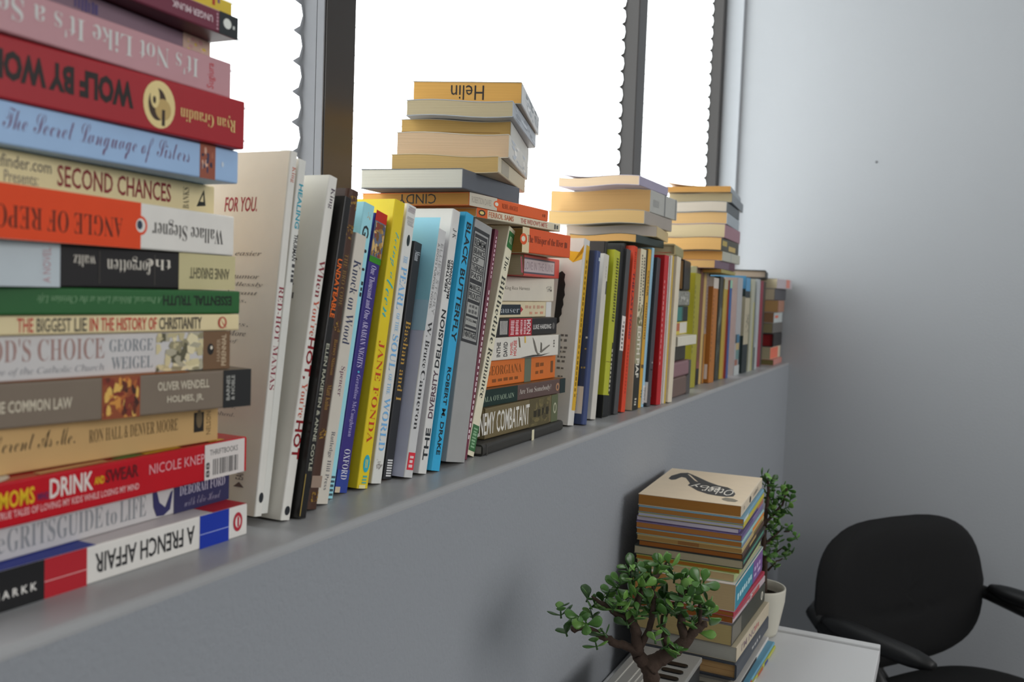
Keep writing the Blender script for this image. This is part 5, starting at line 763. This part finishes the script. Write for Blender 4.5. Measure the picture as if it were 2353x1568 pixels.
# pleated blinds; daylight through the cloth is put in as emission
blind = bpy.data.materials.new('emissive_blind_cloth')
blind.use_nodes = True
nt = blind.node_tree
nt.nodes.remove(nt.nodes['Principled BSDF'])
out = nt.nodes['Material Output']
em = nt.nodes.new('ShaderNodeEmission')
tr = nt.nodes.new('ShaderNodeBsdfTranslucent')
tr.inputs['Color'].default_value = (0.8, 0.82, 0.83, 1)
ad = nt.nodes.new('ShaderNodeAddShader')
nz = nt.nodes.new('ShaderNodeTexNoise')
nz.inputs['Scale'].default_value = 3.0
tc = nt.nodes.new('ShaderNodeTexCoord')
nt.links.new(tc.outputs['Object'], nz.inputs['Vector'])
mx = nt.nodes.new('ShaderNodeMix')
mx.data_type = 'RGBA'
mx.inputs[6].default_value = (0.93, 0.985, 1.0, 1)
mx.inputs[7].default_value = (0.98, 1.0, 0.985, 1)
nt.links.new(nz.outputs['Fac'], mx.inputs[0])
nt.links.new(mx.outputs[2], em.inputs['Color'])
em.inputs['Strength'].default_value = BLIND_GLOW
nt.links.new(tr.outputs[0], ad.inputs[0])
nt.links.new(em.outputs[0], ad.inputs[1])
nt.links.new(ad.outputs[0], out.inputs['Surface'])
RAIL = paint('#d9d9d6', 1.0, 0.5, 0.02)
seam = blind.copy()          # two layers of cloth glued together, given a weaker emission
seam.name = 'emissive_blind_seam'
for nd in seam.node_tree.nodes:
    if nd.type == 'EMISSION':
        nd.inputs['Strength'].default_value = BLIND_GLOW * 0.335
BL = ['white pleated blind behind the tall stack of books', 'white pleated blind in the wide window between the two dark posts', 'white pleated blind in the narrow window beside the far wall']
for i, (a, b) in enumerate(SPANS):
    root = tag(empty('pleated_blind', Matrix.Translation((a + 0.002, 0.604, LEDGE + 0.012))), BL[i], 'blind', 'pleated window blinds')
    wd = b - a - 0.004
    mb = MB()
    z = 0.012
    prof = []
    while z < 1.275:
        # one cell of cloth: seam, swelling front, seam
        for q, (yy, dz) in enumerate(((0.0042, 0.0), (0.0040, 0.0011), (0.0, 0.0045), (-0.0016, 0.0152), (0.0, 0.0259), (0.0040, 0.0293))):
            prof.append((yy, z + dz, q))
        z += 0.0304
    vs, fs, fm = [], [], []
    for yy, zz, q in prof:
        inset = (0.0065, 0.0055, 0.0025, 0.0004, 0.0012, 0.0050)[q]
        vs += [(inset * 0.3, yy, zz), (wd - inset, yy, zz)]
    for q in range(len(prof) - 1):
        mb.add(vs[2 * q:2 * q + 4], [(0, 1, 3, 2)], seam if prof[q][2] in (0, 5) else blind)
    mb.build('pleated_cloth', root)
    mb = MB()
    mb.box((0, -0.009, 0.0), (wd, 0.009, 0.012), RAIL)
    mb.build('bottom_rail', root)
    mb = MB()
    mb.box((0, -0.012, 1.281), (wd, 0.012, 1.305), RAIL)
    mb.build('head_rail', root)

mb = MB()
mb.lathe([(0.0, -0.003), (0.0022, -0.0025), (0.0032, 0.0)], (0, 0, 0), paint('#7a7c80', 1.0, 0.4, 0.02), 12)
sc = mb.build('wall_screw')
sc.matrix_world = Matrix.Translation((FARX, 0.184, 1.698)) @ Matrix.Rotation(math.pi / 2, 4, 'Y')
tag(sc, 'tiny grey screw head in the bare far wall', 'screw')

# ------------------------------------------------------------------ books
for row in BOOKS:
    make_book(*row)

# ------------------------------------------------------------------ desk
DESK = 0.855
WHITE = paint('#cfcfd0', 1.0, 0.4, 0.015, 5.0)
desk = tag(empty('desk', Matrix.Translation((0.95, 0.21, 0.0))), 'white desk in the corner holding the book stack and both plants', 'desk')
mb = MB()
mb.box((-0.60, -0.150, DESK - 0.022), (0.425, 0.158, DESK), WHITE)
mb.build('desk_top', desk, 0.0015)
mb = MB()
mb.box((0.4252, -0.150, DESK - 0.022), (0.441, 0.158, DESK + 0.0035), WHITE)
mb.build('back_lip', desk, 0.0015)
for sx in (-0.57, 0.39):
    for sy in (-0.135, 0.143):
        mb = MB()
        mb.box((sx - 0.015, sy - 0.012, 0.0), (sx + 0.015, sy + 0.012, DESK - 0.022), WHITE)
        mb.build('leg', desk, 0.001)

# clock radio with silver top
radio = tag(empty('clock_radio', Matrix.Translation((0.96, 0.275, DESK))), 'silver and black clock radio between the bonsai trunk and the desk book stack', 'radio')
mb = MB()
mb.box((-0.088, -0.0365, 0.0), (0.088, 0.0365, 0.0625), paint('#161617', 1.0, 0.35, 0.05))
mb.build('body', radio, 0.002)
mb = MB()
SILV = paint('#8c8b87', 1.0, 0.35, 0.04, 30.0, 0, 300, 0.5)
mb.box((-0.090, -0.038, 0.0627), (0.090, 0.038, 0.0690), SILV)
mb.build('top_plate', radio, 0.0012)
mb = MB()
DOT = paint('#f4f0e6', 1.0, 0.4, 0.02)
for iy in range(5):
    for ix in range(44):
        cx, cy = -0.078 + ix * 0.0034, 0.004 + iy * 0.0062
        if iy in (3,):
            continue
        mb.add([(cx + 0.0012 * math.cos(t * math.pi / 3), cy + 0.0012 * math.sin(t * math.pi / 3), 0.06915) for t in range(6)], [tuple(range(6))], DOT)
gr = mb.build('speaker_grille', radio)
gr['label'] = 'rows of bright perforations'
for k in range(3):
    mb = MB()
    cx, cy = 0.052 - k * 0.020, -0.018
    pts = [(cx + 0.0042 * math.sin(t * math.pi / 8), cy + (0.008 + 0.0042 * math.cos(t * math.pi / 8)) * 1.0) for t in range(9)]
    pts += [(cx - 0.0042 * math.sin(t * math.pi / 8), cy - (0.008 + 0.0042 * math.cos(t * math.pi / 8) * -1.0) if False else cy - 0.008 - 0.0042 * math.cos((8 - t) * math.pi / 8) * 1.0) for t in range(0)]
    pts = []
    for t in range(9):
        th = math.pi * t / 8
        pts.append((cx + 0.0046 * math.cos(th), cy + 0.008 + 0.0046 * math.sin(th)))
    for t in range(9):
        th = math.pi + math.pi * t / 8
        pts.append((cx + 0.0046 * math.cos(th), cy - 0.008 + 0.0046 * math.sin(th)))
    n = len(pts)
    vs = [(a, b, 0.0691) for a, b in pts] + [(a, b, 0.0705) for a, b in pts]
    fs = [(q, (q + 1) % n, n + (q + 1) % n, n + q) for q in range(n)] + [tuple(range(n, 2 * n)), tuple(range(n - 1, -1, -1))]
    mb.add(vs, fs, paint('#101011', 1.0, 0.3, 0.02))
    mb.build('button', radio)

# ------------------------------------------------------------------ jade plants


def leaf(mb, base, d, up, ln, wd, th, mat):
    """thick obovate succulent leaf from base along d"""
    d = d.normalized()
    s = d.cross(up).normalized()
    u = s.cross(d)
    rows = [(0.0, 0.10), (0.15, 0.28), (0.35, 0.62), (0.55, 0.92), (0.72, 1.0), (0.87, 0.80), (0.96, 0.42), (1.0, 0.08)]
    vs, fs = [], []
    n = 8
    for q, w in rows:
        c = base + d * ln * q + u * ln * 0.10 * q * q
        tk = th * (0.35 + 0.65 * math.sin(math.pi * min(1, 0.15 + q * 0.8)))
        for j in range(n):
            a = 2 * math.pi * j / n
            vs.append(c + s * wd * 0.5 * w * math.cos(a) + u * tk * 0.5 * math.sin(a) * (0.4 + 0.6 * w))
    for i in range(len(rows) - 1):
        for j in range(n):
            j2 = (j + 1) % n
            fs.append((i * n + j, i * n + j2, (i + 1) * n + j2, (i + 1) * n + j))
    fs.append(tuple(range(n - 1, -1, -1)))
    fs.append(tuple((len(rows) - 1) * n + j for j in range(n)))
    mb.add(vs, fs, mat, True)


LEAFS = [paint('#4f7a35', 1.1, 0.32, 0.12, 40.0, 0, 300, 0.5), paint('#46702f', .95, 0.32, 0.12, 40.0, 0, 300, 0.5), paint('#6a9444', 1.1, 0.34, 0.10, 40.0, 0, 300, 0.5), paint('#3a5c2c', .95, 0.3, 0.12, 40.0, 0, 300, 0.5)]
BARK = paint('#4a3c34', 1.0, 0.85, 0.35, 120.0, 0.6, 220.0, 0.2)
SOIL = paint('#2a211a', 1.0, 0.95, 0.4, 200.0, 0.8, 250.0, 0.1)
POTW = paint('#cfcbbd', 1.0, 0.45, 0.04, 20.0)


def plant(label, base, pot_prof, soil_z, soil_r, branches, radii, tips, per_tip, lsize, depth_axis, seed, jitter, flip_first):
    root = tag(empty('potted_jade_plant', Matrix.Translation(base)), label, 'plant', 'jade plants on the desk')
    off = Vector(base)
    mb = MB()
    mb.lathe(pot_prof, (0, 0, 0), POTW, 40)
    mb.build('pot', root)
    mb = MB()
    mb.lathe([(0.0, soil_z + 0.001), (soil_r * 0.6, soil_z + 0.0005), (soil_r, soil_z)], (0, 0, 0), SOIL, 28)
    mb.build('soil', root)
    rnd = random.Random(seed)
    mb = MB()
    for i, br in enumerate(branches):
        pts = [Vector(p) - off for p in br]
        # fine subdivision with a little knobbliness
        fine, rr = [], []
        r0, r1 = radii[i]
        for q in range(len(pts) - 1):
            for k in range(3):
                t = k / 3
                f = (q + t) / (len(pts) - 1)
                fine.append(pts[q].lerp(pts[q + 1], t) + Vector((rnd.uniform(-1, 1), rnd.uniform(-1, 1), rnd.uniform(-1, 1))) * 0.0006)
                rr.append((r0 + (r1 - r0) * f) * rnd.uniform(0.9, 1.12))
        fine.append(pts[-1])
        rr.append(r1)
        mb.tube(fine, rr, BARK, 9)
    mb.build('trunk_and_branches', root)
    mb = MB()
    ax = Vector(depth_axis)
    for tip in tips:
        c = Vector(tip) - off + ax * rnd.uniform(-jitter, jitter)
        growth = Vector((rnd.uniform(-.6, .6), rnd.uniform(-.6, .6), rnd.uniform(0.2, 1.0))).normalized()
        side = growth.cross(Vector((rnd.uniform(-1, 1), rnd.uniform(-1, 1), rnd.uniform(-1, 1)))).normalized()
        n = rnd.randint(per_tip[0], per_tip[1])
        mb.tube([c - growth * lsize * 0.45, c, c + growth * lsize * 0.3], [0.0010, 0.0008, 0.0005], LEAFS[3], 6)
        for k in range(n):
            lvl = k // 2
            d = side if k % 2 == 0 else -side
            if lvl % 2:
                d = d.cross(growth)
            d = (d + growth * rnd.uniform(0.1, 0.75)).normalized()
            s = lsize * rnd.uniform(0.72, 1.18) * (1.0 - 0.12 * lvl)
            leaf(mb, c + growth * lsize * (0.28 * lvl - 0.25), d, growth, s, s * rnd.uniform(0.66, 0.84), s * 0.17, rnd.choice(LEAFS))
    mb.build('foliage', root)
    return root


FWD = (0.90, 0.43, -0.06)
pot_a = [(0.030, 0.0), (0.036, 0.002), (0.046, 0.088), (0.049, 0.096), (0.049, 0.100), (0.045, 0.100), (0.043, 0.092), (0.040, 0.060), (0.0, 0.060)]
RA = [(0.0085, 0.0062), (0.0046, 0.0020), (0.0022, 0.0012), (0.0060, 0.0030), (0.0032, 0.0016), (0.0034, 0.0018), (0.0030, 0.0024), (0.0028, 0.0024), (0.0085, 0.0030), (0.0042, 0.0022), (0.0036, 0.0022), (0.0020, 0.0012), (0.0022, 0.0012), (0.0022, 0.0009), (0.0018, 0.001), (0.0018, 0.001), (0.0014, 0.0008), (0.0016, 0.0009), (0.0016, 0.0009)]
trunk0 = JADE_BRANCHES[0]
JADE_BRANCHES[0] = [(0.790, 0.2215, DESK + 0.088), (0.786, 0.2205, 0.975)] + list(trunk0)
plant('bonsai-like jade plant with bare forked trunk in front of the silver radio', (0.79, 0.2215, DESK), pot_a, 0.090, 0.0425, JADE_BRANCHES, RA, JADE_TIPS, (3, 5), 0.0138, FWD, 4, 0.016, 0)
pot_b = [(0.020, 0.0), (0.0265, 0.001), (0.0285, 0.006), (0.0365, 0.050), (0.0375, 0.068), (0.0370, 0.0705), (0.0345, 0.0700), (0.0330, 0.060), (0.0320, 0.046), (0.0, 0.046)]
RB = [(0.0050, 0.0016), (0.0016, 0.0009), (0.0016, 0.0009), (0.0020, 0.0011), (0.0022, 0.0010), (0.0010, 0.0007)]
plant('upright jade plant in a white pot half hidden behind the desk book stack', (1.3555, 0.2270, DESK), pot_b, 0.0565, 0.0315, POT_BRANCHES, RB, POT_TIPS, (4, 6), 0.0135, FWD, 11, 0.010, 0)

# ------------------------------------------------------------------ office chair
BLACK = paint('#151516', 1.0, 0.8, 0.2, 300.0, 0.25, 500.0, 0.25)
PLAST = paint('#19191a', 1.0, 0.45, 0.08, 30.0, 0, 300, 0.4)
f = Vector((-0.60, -0.80, 0.0))
l = Vector((0.80, -0.60, 0.0))
chair = tag(empty('office_chair', Matrix(((l.x, -f.x, 0, 1.99), (l.y, -f.y, 0, -0.115), (0, 0, 1, 0), (0, 0, 0, 1)))), 'black padded office chair with armrests against the far wall', 'chair')
# local axes: x = sideways, -y = forward, z = up


def pad(name, cx, cy, cz, hw, hh, th, tilt, bulge, ex, parent, horizontal=False, seams=False):
    """upholstered pad: superellipse outline, domed front, rounded rim"""
    mb = MB()
    nr, ns = 12, 44
    P = Matrix.Translation((cx, cy, cz)) @ Matrix.Rotation(tilt, 4, 'X')
    vs, fs = [], []
    for side in (0, 1):
        for i in range(nr + 1):
            q = i / nr
            for j in range(ns):
                th_ = 2 * math.pi * j / ns
                c, s = math.cos(th_), math.sin(th_)
                e = 2.0 / ex
                x = hw * q * math.copysign(abs(c) ** e, c)
                z = hh * q * math.copysign(abs(s) ** e, s)
                x *= 1.0 - 0.09 * max(0.0, z / hh) - 0.07 * max(0.0, -z / hh) if not horizontal else 1.0
                y = th * 0.5 * math.sqrt(max(0.0, 1 - q ** 6))
                dish = bulge * (x / hw) ** 2
                if seams and side == 0:
                    y -= 0.004 * math.exp(-((z + 0.04 - 0.05 * (x / hw) ** 2) / 0.006) ** 2)
                    y -= 0.003 * math.exp(-((x - 0.02 - 0.03 * z / hh) / 0.006) ** 2)
                vs.append(P @ (Vector((x, (-y if side == 0 else y) - dish, z)) if not horizontal else Vector((x, z, (y if side == 0 else -y) - bulge * 0.0))))
    o1 = (nr + 1) * ns
    for side in (0, 1):
        for i in range(nr):
            for j in range(ns):
                j2 = (j + 1) % ns
                a = side * o1
                q = (a + i * ns + j, a + i * ns + j2, a + (i + 1) * ns + j2, a + (i + 1) * ns + j)
                fs.append(q if side else q[::-1])
    mb.add(vs, fs, BLACK, True)
    return mb.build(name, parent)


pad('backrest', 0.0, 0.235, 0.722, 0.262, 0.160, 0.065, -0.10, 0.03, 3.4, chair, seams=True)
pad('seat', 0.0, -0.02, 0.535, 0.235, 0.225, 0.075, 0.0, 0.0, 3.0, chair, horizontal=True)
mb = MB()
mb.tube([(0.0, 0.05, 0.485), (0.0, 0.22, 0.485), (0.0, 0.275, 0.53), (0.0, 0.285, 0.70)], [0.022, 0.022, 0.022, 0.020], PLAST, 12)
mb.box((-0.05, 0.268, 0.56), (0.05, 0.292, 0.60), PLAST)
mb.build('back_support', chair)
for sx in (-1, 1):
    arm = MB()
    arm.tube([(sx * 0.215, 0.05, 0.49), (sx * 0.262, 0.04, 0.50), (sx * 0.272, 0.02, 0.55), (sx * 0.268, 0.02, 0.62), (sx * 0.262, 0.09, 0.685), (sx * 0.258, 0.19, 0.695)], [0.017, 0.017, 0.017, 0.017, 0.017, 0.013], PLAST, 12)
    arm.tube([(sx * 0.258, 0.19, 0.697), (sx * 0.238, 0.235, 0.705), (sx * 0.19, 0.262, 0.71)], [0.015, 0.014, 0.012], PLAST, 10)
    ao = arm.build('armrest', chair)
    p = MB()
    pts = [(sx * 0.258, 0.185 - 0.25 * t / 12, 0.712 - 0.0035 * math.sin(math.pi * t / 12)) for t in range(13)]
    rad = [0.012, 0.019, 0.0225, 0.024, 0.0245, 0.025, 0.025, 0.025, 0.025, 0.0245, 0.023, 0.019, 0.010]
    p.tube(pts, rad, PLAST, 14)
    for q in range(len(p.v)):
        x, y, z = p.v[q]
        p.v[q] = (x, y, 0.712 + (z - 0.712) * 0.72)
    p.build('arm_pad', ao)
mb = MB()
mb.tube([(0, 0, 0.10), (0, 0, 0.49)], [0.026, 0.026], PLAST, 16)
mb.tube([(0, 0, 0.46), (0, 0, 0.497)], [0.07, 0.08], PLAST, 16)
mb.build('gas_column', chair)
for k in range(5):
    th = 2 * math.pi * k / 5 + 0.3
    cx, sy = math.cos(th), math.sin(th)
    mb = MB()
    mb.tube([(cx * 0.02, sy * 0.02, 0.105), (cx * 0.17, sy * 0.17, 0.085), (cx * 0.28, sy * 0.28, 0.066)], [0.024, 0.018, 0.014], PLAST, 10)
    leg = mb.build('leg', chair)
    mb = MB()
    t = Vector((-sy, cx, 0)) * 0.011
    c = Vector((cx * 0.285, sy * 0.285, 0.0285))
    mb.tube([c - t * 2, c - t * 0.4], [0.0285, 0.0285], PLAST, 16)
    mb.tube([c + t * 0.4, c + t * 2], [0.0285, 0.0285], PLAST, 16)
    mb.tube([c + Vector((0, 0, 0.01)), c + Vector((0, 0, 0.045))], [0.008, 0.008], PLAST, 8)
    mb.build('caster', leg)
